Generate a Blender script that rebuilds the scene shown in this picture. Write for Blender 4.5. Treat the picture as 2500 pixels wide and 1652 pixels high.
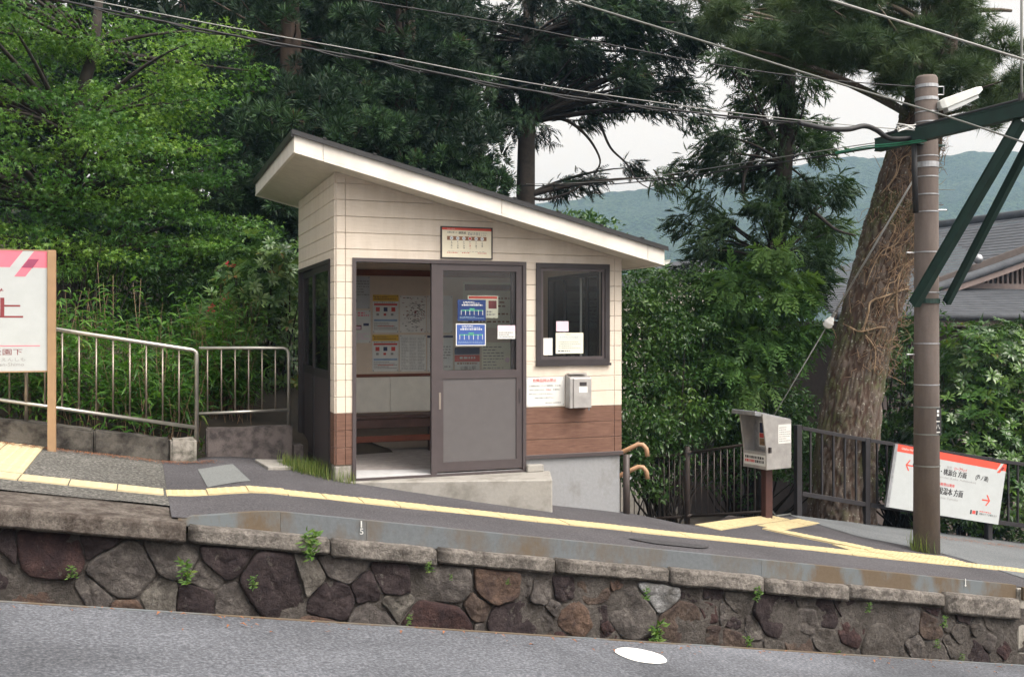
import bpy, bmesh, math, random
import numpy as np
from mathutils import Vector, Matrix, noise
for o in list(bpy.data.objects): bpy.data.objects.remove(o)
SC = bpy.context.scene; COL = SC.collection
rnd = random.Random(7); rng = np.random.default_rng(7)
# ------------------------------------------------------------------ camera (x runs along the track, y away from it, hut floor z = 0)
F, YAW = 2431.0, math.radians(20.5)
CAM = np.array([-1.698, -9.19, 1.40])
RV = np.array([math.cos(YAW), -math.sin(YAW), 0.]); FV = np.array([math.sin(YAW), math.cos(YAW), 0.]); UV = np.array([0, 0, 1.])
cd = bpy.data.cameras.new('camera'); cam = bpy.data.objects.new('camera', cd); COL.objects.link(cam)
cam.location = CAM; cam.rotation_euler = (math.radians(90), 0, -YAW)
cd.sensor_width = 36; cd.lens = 36 * F / 2500; cd.shift_y = -26 / 2500; cd.clip_start = .05; cd.clip_end = 4000
SC.camera = cam
# ------------------------------------------------------------------ overcast daylight
SUN_EL, SUN_AZ = math.radians(54), math.radians(150)      # azimuth from +y clockwise
wd = bpy.data.worlds.new('World'); SC.world = wd; wd.use_nodes = True
nt = wd.node_tree; nt.nodes.clear()
sky = nt.nodes.new('ShaderNodeTexSky'); sky.sky_type = 'NISHITA'; sky.sun_disc = False
sky.sun_elevation = SUN_EL; sky.sun_rotation = SUN_AZ; sky.air_density = 1; sky.dust_density = 6; sky.ozone_density = 1
hs = nt.nodes.new('ShaderNodeHueSaturation'); hs.inputs['Saturation'].default_value = .05
bg = nt.nodes.new('ShaderNodeBackground'); bg.inputs['Strength'].default_value = .15
wo = nt.nodes.new('ShaderNodeOutputWorld')
nt.links.new(sky.outputs[0], hs.inputs['Color']); tn = nt.nodes.new('ShaderNodeMix'); tn.data_type = 'RGBA'; tn.blend_type = 'MULTIPLY'; tn.inputs[0].default_value = 1; tn.inputs[7].default_value = (1, .965, .925, 1)
nt.links.new(hs.outputs[0], tn.inputs[6]); nt.links.new(tn.outputs[2], bg.inputs[0]); nt.links.new(bg.outputs[0], wo.inputs[0])
sl = bpy.data.lights.new('sun', 'SUN'); sl.energy = .9; sl.angle = math.radians(35); sl.color = (1, .94, .85)
so = bpy.data.objects.new('sun', sl); COL.objects.link(so)
sd = Vector((math.sin(SUN_AZ) * math.cos(SUN_EL), math.cos(SUN_AZ) * math.cos(SUN_EL), math.sin(SUN_EL)))
so.rotation_euler = sd.to_track_quat('Z', 'Y').to_euler(); so.location = (0, -6, 12)
SC.view_settings.view_transform = 'Standard'; SC.view_settings.look = 'None'; SC.view_settings.gamma = 1
SC.view_settings.exposure = 1.12; SC.view_settings.use_curve_mapping = False
SC.render.engine = 'CYCLES'; SC.cycles.use_denoising = True; SC.cycles.max_bounces = 8; SC.cycles.transparent_max_bounces = 16
SC.cycles.volume_bounces = 1

# ------------------------------------------------------------------ helpers
def pdir(px, py): return RV * ((px - 1250) / F) + FV + UV * ((800 - py) / F)
def at(ax, val, px, py):
    i = 'xyz'.index(ax); D = pdir(px, py); return CAM + D * ((val - CAM[i]) / D[i])
def dep(px, py, t): return CAM + pdir(px, py) * t
SLOPE = .166
def off(x):
    if x < -1.5: return -.105
    if x > -.75: return -.012
    t = (x + 1.5) / .75; t = t * t * (3 - 2 * t); return -.105 + .093 * t
def pz(x): return off(x) - SLOPE * x
def plat(px, py, z0=-.012):
    D = pdir(px, py); t = (z0 - SLOPE * CAM[0] - CAM[2]) / (D[2] + SLOPE * D[0]); return CAM + D * t

class MB:
    def __init__(s): s.v = []; s.f = []; s.m = []
    def add(s, vs, fs, mi=0):
        b = len(s.v); s.v += [tuple(map(float, p)) for p in vs]; s.f += [tuple(b + i for i in f) for f in fs]; s.m += [mi] * len(fs); return s
    def box(s, x0, x1, y0, y1, z0, z1, mi=0):
        return s.hexa([(x0, y0, z0), (x1, y0, z0), (x1, y1, z0), (x0, y1, z0), (x0, y0, z1), (x1, y0, z1), (x1, y1, z1), (x0, y1, z1)], mi)
    def hexa(s, p, mi=0):
        return s.add(p, [(3, 2, 1, 0), (4, 5, 6, 7), (0, 1, 5, 4), (1, 2, 6, 5), (2, 3, 7, 6), (3, 0, 4, 7)], mi)
    def bar(s, a, b, w, h, up=(0, 0, 1), mi=0):          # rectangular bar a->b
        a, b = Vector(a), Vector(b); d = (b - a).normalized(); r = d.cross(Vector(up)).normalized(); u = r.cross(d)
        r *= w / 2; u *= h / 2
        return s.hexa([a - r - u, a + r - u, b + r - u, b - r - u, a - r + u, a + r + u, b + r + u, b - r + u], mi)
    def tube(s, pts, rad, n=8, caps=True, mi=0):
        pts = [Vector(p) for p in pts]; k = len(pts)
        if not hasattr(rad, '__len__'): rad = [rad] * k
        rings = []; prev = None
        for i, p in enumerate(pts):
            d = (pts[min(i + 1, k - 1)] - pts[max(i - 1, 0)]).normalized()
            if prev is None: r = d.cross(Vector((0, 0, 1)) if abs(d.z) < .9 else Vector((1, 0, 0))).normalized()
            else: r = (prev - d * prev.dot(d)).normalized()
            prev = r; u = d.cross(r)
            rings.append([p + (r * math.cos(a) + u * math.sin(a)) * rad[i] for a in [2 * math.pi * j / n for j in range(n)]])
        vs = [q for rg in rings for q in rg]; fs = []
        for i in range(k - 1):
            for j in range(n): fs.append((i * n + j, i * n + (j + 1) % n, (i + 1) * n + (j + 1) % n, (i + 1) * n + j))
        if caps: fs += [tuple(range(n - 1, -1, -1)), tuple((k - 1) * n + j for j in range(n))]
        return s.add(vs, fs, mi)
    def prism(s, poly, d, mi=0):                          # poly: 3D loop, extruded by d
        n = len(poly); d = Vector(d); a = [Vector(p) for p in poly]; b = [p + d for p in a]
        fs = [tuple(range(n)), tuple(range(2 * n - 1, n - 1, -1))] + [(i + n, (i + 1) % n + n, (i + 1) % n, i) for i in range(n)]
        return s.add(a + b, fs, mi)
    def mesh(s, name, mats, smooth=False, bevel=0, fix=True):
        me = bpy.data.meshes.new(name); me.from_pydata(s.v, [], s.f)
        for m in (mats if isinstance(mats, (list, tuple)) else [mats]): me.materials.append(m)
        if any(s.m): me.polygons.foreach_set('material_index', s.m)
        if fix or bevel:
            bm = bmesh.new(); bm.from_mesh(me)
            if fix: bmesh.ops.recalc_face_normals(bm, faces=bm.faces)
            if bevel: bmesh.ops.bevel(bm, geom=bm.edges[:], offset=bevel, segments=1, affect='EDGES', clamp_overlap=True)
            bm.to_mesh(me); bm.free()
        if smooth: me.polygons.foreach_set('use_smooth', [True] * len(me.polygons)); 
        me.update(); return me
    def build(s, name, mats, parent=None, smooth=False, bevel=0, fix=True):
        return put(name, s.mesh(name, mats, smooth, bevel, fix), parent)

def put(name, me, parent=None, loc=None, rot=None):
    o = bpy.data.objects.new(name, me); COL.objects.link(o)
    if loc is not None: o.location = loc
    if rot is not None: o.rotation_euler = rot
    if parent is not None:
        o.parent = parent; base = parent.get('_w'); 
        o.matrix_parent_inverse = WM[parent.name].inverted() if parent.name in WM else Matrix()
    WM[o.name] = (o.parent and WM.get(o.parent.name, Matrix()) @ o.matrix_parent_inverse or Matrix()) @ Matrix.LocRotScale(o.location, o.rotation_euler, None)
    return o
WM = {}
def tag(o, label=None, cat=None, group=None, kind=None):
    if label: o['label'] = label
    if cat: o['category'] = cat
    if group: o['group'] = group
    if kind: o['kind'] = kind
    return o
def thing(name, loc, label, cat, group=None):
    o = bpy.data.objects.new(name, None); COL.objects.link(o); o.location = loc; o.empty_display_size = .1
    WM[o.name] = Matrix.Translation(Vector(loc)); return tag(o, label, cat, group)
def struct(o): o['kind'] = 'structure'; return o
def stuff(o): o['kind'] = 'stuff'; return o

# ------------------------------------------------------------------ materials
MATS = {}
class NB:
    def __init__(s, name):
        s.m = bpy.data.materials.new(name); s.m.use_nodes = True; s.t = s.m.node_tree; s.t.nodes.clear()
        s.out = s.n('ShaderNodeOutputMaterial'); s.p = s.n('ShaderNodeBsdfPrincipled'); s.l(s.p.outputs[0], s.out.inputs[0]); s._co = None
    def n(s, ty, **kw):
        x = s.t.nodes.new(ty)
        for k, v in kw.items(): setattr(x, k, v)
        return x
    def l(s, a, b): s.t.links.new(a, b)
    def co(s, scale=(1, 1, 1), gen=False):
        tc = s.n('ShaderNodeTexCoord'); mp = s.n('ShaderNodeMapping'); mp.inputs['Scale'].default_value = scale
        s.l(tc.outputs['Object'], mp.inputs[0]); return mp.outputs[0]
    def noise(s, sc, det=6, rough=.6, co=None, dist=0):
        x = s.n('ShaderNodeTexNoise'); x.inputs['Scale'].default_value = sc; x.inputs['Detail'].default_value = det
        x.inputs['Roughness'].default_value = rough; x.inputs['Distortion'].default_value = dist; s.l(co or s.co(), x.inputs['Vector']); return x.outputs[0]
    def vor(s, sc, feat='F1', co=None, out='Distance'):
        x = s.n('ShaderNodeTexVoronoi', feature=feat); x.inputs['Scale'].default_value = sc; s.l(co or s.co(), x.inputs['Vector']); return x.outputs[out]
    def ramp(s, fac, stops):
        x = s.n('ShaderNodeValToRGB'); e = x.color_ramp.elements
        while len(e) < len(stops): e.new(.5)
        for el, (p, c) in zip(e, stops): el.position = p; el.color = (*c, 1) if len(c) == 3 else c
        s.l(fac, x.inputs[0]); return x.outputs[0]
    def mix(s, fac, a, b, mode='MIX'):
        x = s.n('ShaderNodeMix', data_type='RGBA', blend_type=mode)
        for i, v in ((0, fac), (6, a), (7, b)):
            if hasattr(v, 'node'): s.l(v, x.inputs[i])
            else: x.inputs[i].default_value = v if i == 0 else ((*v, 1) if len(v) == 3 else v)
        return x.outputs[2]
    def bump(s, h, st, dist=.01):
        x = s.n('ShaderNodeBump'); x.inputs['Strength'].default_value = st; x.inputs['Distance'].default_value = dist
        s.l(h, x.inputs['Height']); s.l(x.outputs[0], s.p.inputs['Normal'])
    def col(s, c):
        if hasattr(c, 'node'): s.l(c, s.p.inputs['Base Color'])
        else: s.p.inputs['Base Color'].default_value = (*c, 1)
    def rough(s, r):
        if hasattr(r, 'node'): s.l(r, s.p.inputs['Roughness'])
        else: s.p.inputs['Roughness'].default_value = r
    def done(s): MATS[s.m.name] = s.m; return s.m

def plain(name, c, rough=.6, metal=0, var=.12, sc=9, bump=0, spec=.5):
    b = NB(name); n = b.noise(sc, 5); d = tuple(max(0, x * (1 - var * 1.6)) for x in c); l = tuple(min(1, x * (1 + var)) for x in c)
    b.col(b.ramp(n, [(.3, d), (.7, l)])); b.rough(rough); b.p.inputs['Metallic'].default_value = metal
    b.p.inputs['Specular IOR Level'].default_value = spec
    if bump: b.bump(b.noise(sc * 12, 4), bump, .004)
    return b.done()
def speckle(name, dark, mid, light, sc, bump=.3, big=.25, rough=.9, bands=None):
    """asphalt / concrete: fine grains over broad mottling"""
    b = NB(name); g = b.noise(sc, 3, .7); base = b.ramp(g, [(.32, dark), (.5, mid), (.68, light)])
    m = b.noise(.9, 5, .62, dist=.4); br = b.ramp(m, [(.3, (1 - big,) * 3), (.7, (1 + big * .6,) * 3)])
    c = b.mix(1., base, br, 'MULTIPLY')
    if bands: c = b.mix(b.ramp(b.noise(2.2, 6, .7, co=b.co((1, .25, 1))), [(.52, (0, 0, 0)), (.72, (1, 1, 1))]), c, bands)
    b.col(c); b.rough(rough); b.bump(g, bump, .006); b.p.inputs['Specular IOR Level'].default_value = .25
    return b.done()
def leafmat(name, stops, rough=.5, trans=.35, spec=.35, tcol=1.5):
    b = NB(name); g = b.n('ShaderNodeNewGeometry'); at_ = b.n('ShaderNodeAttribute'); at_.attribute_name = 'tint'; mx = b.n('ShaderNodeMix'); mx.inputs[0].default_value = .25
    b.l(at_.outputs['Fac'], mx.inputs[2]); b.l(g.outputs['Random Per Island'], mx.inputs[3]); c = b.ramp(mx.outputs[0], stops)
    b.col(c); b.rough(rough); b.p.inputs['Specular IOR Level'].default_value = spec
    tr = b.n('ShaderNodeBsdfTranslucent'); cc = b.mix(1., c, (tcol, tcol, tcol * .5), 'MULTIPLY'); b.l(cc, tr.inputs[0])
    ms = b.n('ShaderNodeMixShader'); ms.inputs[0].default_value = trans
    b.l(b.p.outputs[0], ms.inputs[1]); b.l(tr.outputs[0], ms.inputs[2]); b.l(ms.outputs[0], b.out.inputs[0]); return b.done()
def glassmat(name, tint=(.9, .92, .92), dirt=.03, ior=1.33):
    b = NB(name); tr = b.n('ShaderNodeBsdfTransparent'); tr.inputs[0].default_value = (*tint, 1)
    gl = b.n('ShaderNodeBsdfGlossy'); gl.inputs['Roughness'].default_value = .01
    fr = b.n('ShaderNodeFresnel'); fr.inputs[0].default_value = ior
    ms = b.n('ShaderNodeMixShader'); b.l(fr.outputs[0], ms.inputs[0]); b.l(tr.outputs[0], ms.inputs[1]); b.l(gl.outputs[0], ms.inputs[2])
    df = b.n('ShaderNodeBsdfDiffuse'); df.inputs[0].default_value = (.6, .6, .58, 1); m2 = b.n('ShaderNodeMixShader')
    b.l(b.ramp(b.noise(3, 5), [(.35, (dirt * .4,) * 3), (.75, (dirt * 1.6,) * 3)]), m2.inputs[0]); b.l(ms.outputs[0], m2.inputs[1]); b.l(df.outputs[0], m2.inputs[2])
    b.l(m2.outputs[0], b.out.inputs[0]); return b.done()
def weathered(name, c, stain, sc=6, lo=.5, hi=.72, rough=.8, bump=.3, streak=None, c2=None):
    b = NB(name); n1 = b.noise(sc, 8, .65, co=b.co(streak) if streak else None); n2 = b.noise(sc * 9, 4)
    base = b.mix(n2, tuple(x * .82 for x in c), c2 or tuple(min(1, x * 1.12) for x in c))
    b.col(b.mix(b.ramp(n1, [(lo, (0, 0, 0)), (hi, (1, 1, 1))]), base, stain)); b.rough(rough); b.bump(n2, bump, .006)
    b.p.inputs['Specular IOR Level'].default_value = .25; return b.done()

def stonemat(name, c, stain):
    b = NB(name); big = b.noise(7, 12, .72, dist=.3); fine = b.noise(38, 8, .75); lich = b.noise(11, 6, .7, dist=.8)
    base = b.mix(b.ramp(fine, [(.35, (0, 0, 0)), (.68, (1, 1, 1))]), tuple(x * .55 for x in c), tuple(min(1, x * 1.55) for x in c))
    base = b.mix(b.ramp(big, [(.42, (0, 0, 0)), (.62, (1, 1, 1))]), base, stain); base = b.mix(b.ramp(lich, [(.6, (0, 0, 0)), (.72, (.75, .75, .75))]), base, (.19, .175, .155))
    b.col(base); b.rough(.95); h = b.n('ShaderNodeMath', operation='ADD'); b.l(big, h.inputs[0]); f2 = b.n('ShaderNodeMath', operation='MULTIPLY'); f2.inputs[1].default_value = .35; b.l(fine, f2.inputs[0]); b.l(f2.outputs[0], h.inputs[1])
    b.bump(h.outputs[0], 1., .05); b.p.inputs['Specular IOR Level'].default_value = .2; return b.done()
M = MATS
speckle('asphalt_new', (.042, .04, .044), (.077, .073, .08), (.135, .13, .14), 75, .4, .25)
speckle('asphalt_rough', (.03, .029, .027), (.1, .097, .09), (.27, .26, .24), 42, .7, .3)
speckle('asphalt_near', (.062, .066, .076), (.112, .117, .133), (.2, .207, .23), 75, .4, .45)
speckle('asphalt_patch', (.13, .14, .14), (.17, .18, .18), (.22, .23, .23), 80, .2, .12)
speckle('asphalt_tar', (.033, .032, .035), (.056, .054, .058), (.09, .088, .094), 75, .3, .2)
speckle('concrete_path', (.085, .092, .098), (.135, .145, .153), (.205, .213, .22), 60, .3, .2)
weathered('concrete_slab', (.32, .305, .28), (.16, .15, .13), 4, .48, .75, .9)
weathered('concrete_plinth', (.27, .275, .285), (.16, .15, .135), 3, .55, .8, .9, .3, (1, 1, .5))
weathered('concrete_dark', (.13, .11, .105), (.055, .047, .047), 9, .42, .62, .95, .5)
weathered('concrete_kerb', (.1, .092, .08), (.025, .022, .02), 6, .4, .6, .95, .6)
weathered('concrete_block', (.3, .28, .25), (.09, .085, .07), 10, .48, .68, .95, .6)
stonemat('coping', (0.239, 0.217, 0.196), (0.087, 0.077, 0.070))
stonemat('coping_dark', (0.182, 0.159, 0.140), (0.072, 0.057, 0.049))
for nm, c, st in (('stone_grey', (0.122, 0.109, 0.101), (0.061, 0.053, 0.051)), ('stone_red', (0.066, 0.039, 0.037), (0.033, 0.022, 0.024)), ('stone_brown', (0.101, 0.075, 0.061), (0.053, 0.038, 0.035)),
                  ('stone_dark', (0.051, 0.039, 0.040), (0.027, 0.020, 0.022)), ('stone_rust', (0.122, 0.081, 0.061), (0.056, 0.039, 0.036)), ('stone_pale', (0.152, 0.140, 0.125), (0.081, 0.072, 0.064))):
    stonemat(nm, c, st)
stonemat('mortar', (.105, .094, .086), (.062, .054, .049))
stonemat('lime', (.27, .27, .275), (.12, .115, .11))
weathered('rust_plate', (.105, .115, .125), (.115, .09, .065), 3.2, .46, .68, .75, .25, (1, 1, .5), (.155, .168, .18))
weathered('rust_brown', (.12, .088, .058), (.13, .145, .155), 2.6, .46, .6, .8, .3, (1, 1, .5), (.135, .104, .073))
plain('tactile_yellow', (.495, .408, .235), .75, var=.07, sc=14, spec=.3); plain('tactile_pale', (.5, .425, .27), .8, var=.07, sc=12, spec=.3)
plain('white_paint', (.82, .82, .8), .6, var=.05); plain('white_worn', (.62, .62, .6), .8, var=.15, sc=30)
def sidingmat(name, c, dark, lit, gs):
    b = NB(name); g = b.noise(gs, 7, .7, co=b.co((1.2, 1.2, 14))); base = b.ramp(g, [(.3, dark), (.55, c), (.75, lit)])
    st_ = b.ramp(b.noise(3, 6, .7, co=b.co((2.5, 2.5, .35))), [(.35, (1, 1, 1)), (.75, (.86, .84, .81))]); base = b.mix(1., base, st_, 'MULTIPLY')
    b.col(base); b.rough(.7); b.bump(g, .22, .003); b.p.inputs['Specular IOR Level'].default_value = .3; return b.done()
sidingmat('siding_cream', (.69, .612, .525), (.63, .555, .472), (.72, .645, .56), 6)
sidingmat('siding_brown', (.17, .092, .066), (.1, .05, .037), (.25, .15, .11), 5)
plain('siding_back', (.42, .36, .3), .9); plain('soffit', (.6, .56, .49), .8, var=.06); plain('fascia', (.69, .645, .585), .6, var=.09, sc=4)
plain('roof_sheet', (.028, .028, .03), .45, .3); plain('frame_brown', (.072, .058, .06), .45, .2, var=.06); plain('panel_grey', (.1, .092, .094), .55, .1, var=.05)
plain('frame_dark', (.036, .03, .032), .5, .2); plain('inner_wall', (.66, .55, .45), .8, var=.05); plain('inner_low', (.83, .8, .73), .8, var=.05)
plain('wood_red', (.19, .055, .03), .6); plain('wood_bench', (.105, .055, .045), .65, var=.2); plain('hut_floor', (.36, .33, .32), .85, var=.15)
plain('floor_pale', (.5, .5, .51), .8, var=.08)
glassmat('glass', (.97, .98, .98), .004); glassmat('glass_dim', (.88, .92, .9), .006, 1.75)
plain('paper', (.66, .66, .64), .7, var=.03); plain('paper_cream', (.76, .74, .6), .7, var=.03); plain('paper_pink', (.74, .56, .64), .7, var=.03); plain('paper_grey', (.5, .51, .53), .7, var=.05)
plain('paper_map', (.7, .68, .65), .7, var=.05)
plain('ink_black', (.03, .028, .03), .7); plain('ink_grey', (.28, .27, .27), .7); plain('ink_red', (.55, .06, .05), .6); plain('ink_blue', (.035, .085, .3), .6, var=.05)
plain('ink_navy', (.03, .04, .1), .6); plain('ink_green', (.06, .3, .2), .6); plain('ink_yellow', (.72, .45, .07), .6); plain('ink_lightblue', (.25, .36, .52), .6); plain('ink_brown', (.26, .12, .06), .6)
plain('sign_pink', (.72, .16, .22), .5, var=.04); plain('sign_plum', (.28, .05, .11), .5); plain('ink_maroon', (.2, .03, .035), .6); plain('sign_board', (.43, .455, .46), .45, var=.03)
plain('sign_red', (.62, .075, .045), .5, var=.05); plain('sign_cream', (.78, .72, .56), .5, var=.03); plain('post_tan', (.31, .195, .105), .6, var=.06)
plain('steel_rail', (.5, .48, .44), .33, .85, var=.1); plain('steel_dull', (.33, .28, .24), .45, .75, var=.12); plain('galv', (.42, .43, .45), .45, .8, var=.15, sc=20)
plain('box_steel', (.4, .385, .375), .45, .35, var=.12); plain('fence_brown', (.06, .047, .043), .5, .2, var=.15); plain('fence_bar', (.12, .1, .092), .5, .4, var=.12)
plain('fence_black', (.028, .025, .028), .5, .2, var=.12); plain('post_red', (.06, .022, .018), .6); plain('handrail_orange', (.38, .225, .13), .5, var=.1)
plain('green_steel', (.007, .034, .025), .55, 0, var=.2); plain('cable_black', (.015, .015, .017), .6); plain('cable_grey', (.13, .135, .125), .7, 0); plain('cable_pale', (.26, .26, .25), .6, 0); plain('cable_green', (.03, .22, .12), .6)
plain('lamp_white', (.68, .69, .66), .45, var=.06); plain('porcelain', (.74, .74, .72), .2, var=.03); plain('pole_plate', (.02, .02, .022), .5)
weathered('pole_concrete', (.16, .133, .12), (.09, .072, .065), 3, .45, .75, .9, .3, (1, 1, .2))
plain('lamp_glass', (.55, .57, .57), .25, var=.05)
weathered('roof_tile', (.078, .084, .096), (.046, .05, .058), 3, .4, .7, .75, .3); plain('house_wall', (.07, .055, .05), .8); plain('house_slat', (.045, .036, .034), .7); plain('house_board', (.17, .13, .12), .75)
plain('wall_cream', (.6, .56, .5), .8)
weathered('bark', (.09, .065, .05), (.04, .03, .025), 7, .4, .65, .95, .9, (1, 1, .25)); plain('bark_dark', (.03, .024, .02), .95, var=.3)
b = NB('bark_plates'); a_ = b.n('ShaderNodeAttribute'); a_.attribute_name = 'plate'
n1 = b.noise(14, 6, .7); n2 = b.noise(2.2, 5, .6); pl = b.mix(n1, (.055, .04, .032), (.15, .118, .098))
pl = b.mix(b.ramp(n2, [(.48, (0, 0, 0)), (.62, (1, 1, 1))]), pl, (.07, .072, .03)); pl = b.mix(b.ramp(b.noise(26, 3), [(.6, (0, 0, 0)), (.68, (1, 1, 1))]), pl, (.3, .29, .25))
b.col(b.mix(b.ramp(a_.outputs['Fac'], [(.15, (0, 0, 0)), (.5, (1, 1, 1))]), (.055, .032, .022), pl)); b.rough(.95); b.bump(n1, .8, .01); b.done()
weathered('bark_pine', (.17, .125, .1), (.07, .05, .04), 9, .38, .62, .95, .9, (1, 1, .45)); plain('vine', (.3, .21, .13), .85, var=.25); plain('vine_dry', (.2, .13, .08), .9, var=.3)
plain('soil', (.05, .04, .03), .95, var=.3, sc=3); plain('needles_dry', (.26, .1, .04), .9, var=.3)
leafmat('leaf_maple', [(.1, (.02, .065, .012)), (.38, (.042, .115, .018)), (.64, (.1, .2, .032)), (.95, (.2, .32, .055))], .45, .35)
leafmat('leaf_cedar', [(.1, (.006, .016, .008)), (.5, (.011, .03, .013)), (.7, (.024, .06, .022)), (.87, (.075, .15, .05)), (.9, (.06, .04, .02)), (1, (.07, .032, .02))], .6, .12)  # darkest stops put the inner shade of the crowns into the leaf colour
leafmat('leaf_hinoki', [(0, (.013, .033, .014)), (.5, (.026, .06, .02)), (.9, (.065, .125, .035)), (1, (.09, .06, .025))], .6, .2)
leafmat('leaf_pine', [(0, (.03, .058, .028)), (.6, (.05, .088, .036)), (1, (.085, .12, .045))], .55, .2)
leafmat('leaf_young', [(0, (.05, .125, .035)), (.5, (.1, .205, .055)), (1, (.19, .31, .09))], .5, .35)
leafmat('leaf_gloss', [(0, (.014, .042, .01)), (.5, (.04, .1, .02)), (.92, (.11, .2, .04)), (1, (.2, .14, .03))], .3, .22, .5)
leafmat('leaf_rhodo', [(0, (.025, .065, .018)), (.5, (.06, .13, .035)), (.9, (.16, .24, .075)), (1, (.26, .1, .03))], .35, .25, .5)
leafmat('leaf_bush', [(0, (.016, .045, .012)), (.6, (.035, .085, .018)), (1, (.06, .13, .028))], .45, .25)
leafmat('leaf_bamboo', [(0, (.025, .075, .014)), (.6, (.06, .155, .026)), (.95, (.15, .28, .055)), (1, (.25, .22, .07))], .4, .4)
leafmat('leaf_grass', [(0, (.07, .13, .03)), (.5, (.14, .21, .05)), (.8, (.24, .27, .09)), (1, (.34, .26, .12))], .5, .4)
leafmat('leaf_weed', [(0, (.05, .12, .02)), (.7, (.085, .17, .03)), (1, (.15, .2, .04))], .5, .4)
leafmat('petal', [(0, (.45, .03, .06)), (1, (.62, .08, .13))], .5, .4)
# ------------------------------------------------------------------ ground, platforms
def fbm(x, y, z=0, o=4): return noise.fractal(Vector((x, y, z)), 1.0, 2.0, o)
def ground_z(x, y):
    n = .25 * fbm(x * .35, y * .35)
    side = 1 / (1 + math.exp(max(-60, min(60, -(x - 2.2) * 1.6))))                       # 0 on the wooded left, 1 over the valley on the right
    left = .12 - .12 * x * (1 - side) * (1 if abs(x) < 8 else 8 / abs(x)) + .22 * max(0, y - 1.5) - .006 * max(0, y - 14) ** 1.5
    right = -1.35 - .1 * min(x, 14) * .9 - .12 * max(0, y - 3) if y < 16 else -1.35 - .09 * min(x, 14) - 1.56 - .05 * min(y - 16, 150)
    z = left * (1 - side) + right * side + n
    if y < 1.35:
        t = min(1, max(0, (1.35 - y) / .25)); z = z * (1 - t) + (-1.75 - SLOPE * max(-12, min(14, x))) * t
    r = math.hypot(x, y)
    if r > 40: z = z * max(0, 1 - (r - 40) / 60) + (-6) * min(1, (r - 40) / 60)
    return z
def axis(lo, hi, near, step):
    a = [near * i * step for i in range(0)]; v = list(np.arange(-24, 30.01, .6)); g = 1.0; x = 30
    while x < hi: g *= 1.25; x += g; v.append(x)
    g = 1.0; x = -24
    while x > lo: g *= 1.25; x -= g; v.insert(0, x)
    return v
gx, gy = axis(-700, 760, 1, 1), [y for y in axis(-200, 760, 1, 1)]
mb = MB(); nx = len(gx)
mb.v = [(x, y, ground_z(x, y)) for y in gy for x in gx]
mb.f = [(j * nx + i, j * nx + i + 1, (j + 1) * nx + i + 1, (j + 1) * nx + i) for j in range(len(gy) - 1) for i in range(nx - 1)]; mb.m = [0] * len(mb.f)
GROUND = struct(mb.build('ground', M['soil'], smooth=True, fix=False))

def sheet(name, xs, y0, y1, mat, ny=8, dz=0, zf=pz, skirt=.7, rough=.006):
    mb = MB()
    for x in xs:
        a, b = y0(x), y1(x)
        for j in range(ny + 1):
            y = a + (b - a) * j / ny
            mb.v.append((x, y, zf(x) + dz + rough * fbm(x * 1.3, y * 1.3)))
        mb.v.append((x, b + .02, zf(x) - skirt))
    n = ny + 2
    mb.f = [(i * n + j, (i + 1) * n + j, (i + 1) * n + j + 1, i * n + j + 1) for i in range(len(xs) - 1) for j in range(n - 1)]; mb.m = [0] * len(mb.f)
    return struct(mb.build(name, mat, smooth=True, fix=False))
def yback(x):
    if x < -1.2: return .95
    if x < .05: return 1.12
    if x < 2.86: return .3
    if x < 3.5: return .3 - (x - 2.86) * 1.06
    if x < 6.1: return -.38 + (x - 3.5) * .812
    return 1.75
PLATFORM = sheet('platform', list(np.arange(-1.5, 15, .15)), lambda x: -2.2, yback, M['asphalt_new'], 14)
sheet('platform_old_section', list(np.arange(-9, -1.44, .15)), lambda x: -1.74, yback, M['asphalt_rough'], 12, zf=lambda x: -.105 - SLOPE * x, dz=-.003)
# pale concrete apron on the right, patches
def on_plat(px, py, dz=.004, x=None):
    p = plat(px, py); return (p[0], p[1], pz(p[0]) + dz)
def patch(name, pts, mat, dz=.004, parent=None, n=6):
    mb = MB(); a, b, c, d = [Vector((p[0], p[1], 0)) for p in pts]
    for i in range(n + 1):
        for j in range(n + 1):
            s, t = i / n, j / n; q = (a * (1 - s) + b * s) * (1 - t) + (d * (1 - s) + c * s) * t
            mb.v.append((q.x, q.y, pz(q.x) + dz + .006 * fbm(q.x * 1.3, q.y * 1.3)))
    mb.f = [(i * (n + 1) + j, (i + 1) * (n + 1) + j, (i + 1) * (n + 1) + j + 1, i * (n + 1) + j + 1) for i in range(n) for j in range(n)]; mb.m = [0] * n * n
    return mb.build(name, mat, parent, smooth=True)
edge = [plat(*p)[:2] for p in ((1925, 1256), (1979, 1275), (2093, 1309), (2226, 1336), (2340, 1362), (2520, 1418))]
mb = MB(); NE = 24
for k in range(NE):
    s = k / (NE - 1) * (len(edge) - 1); i = min(int(s), len(edge) - 2); e = edge[i] * (1 - (s - i)) + edge[i + 1] * (s - i)
    far = np.array([14.5 - .1 * k / NE, 1.72 - (1.72 + 2.15) * (k / (NE - 1))])
    for j in range(14):
        q = e * (1 - j / 13) + far * (j / 13); mb.v.append((q[0], q[1], pz(q[0]) + .006 + .006 * fbm(q[0] * 1.3, q[1] * 1.3)))
mb.f = [(i * 14 + j, i * 14 + j + 1, (i + 1) * 14 + j + 1, (i + 1) * 14 + j) for i in range(NE - 1) for j in range(13)]; mb.m = [0] * len(mb.f)
struct(mb.build('concrete_path', M['concrete_path'], smooth=True, fix=True))
patch('asphalt_patch', [plat(*p, z0=-.07) for p in ((483, 1146), (568, 1147), (612, 1190), (507, 1190))], M['asphalt_patch'], .005, PLATFORM)
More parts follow.
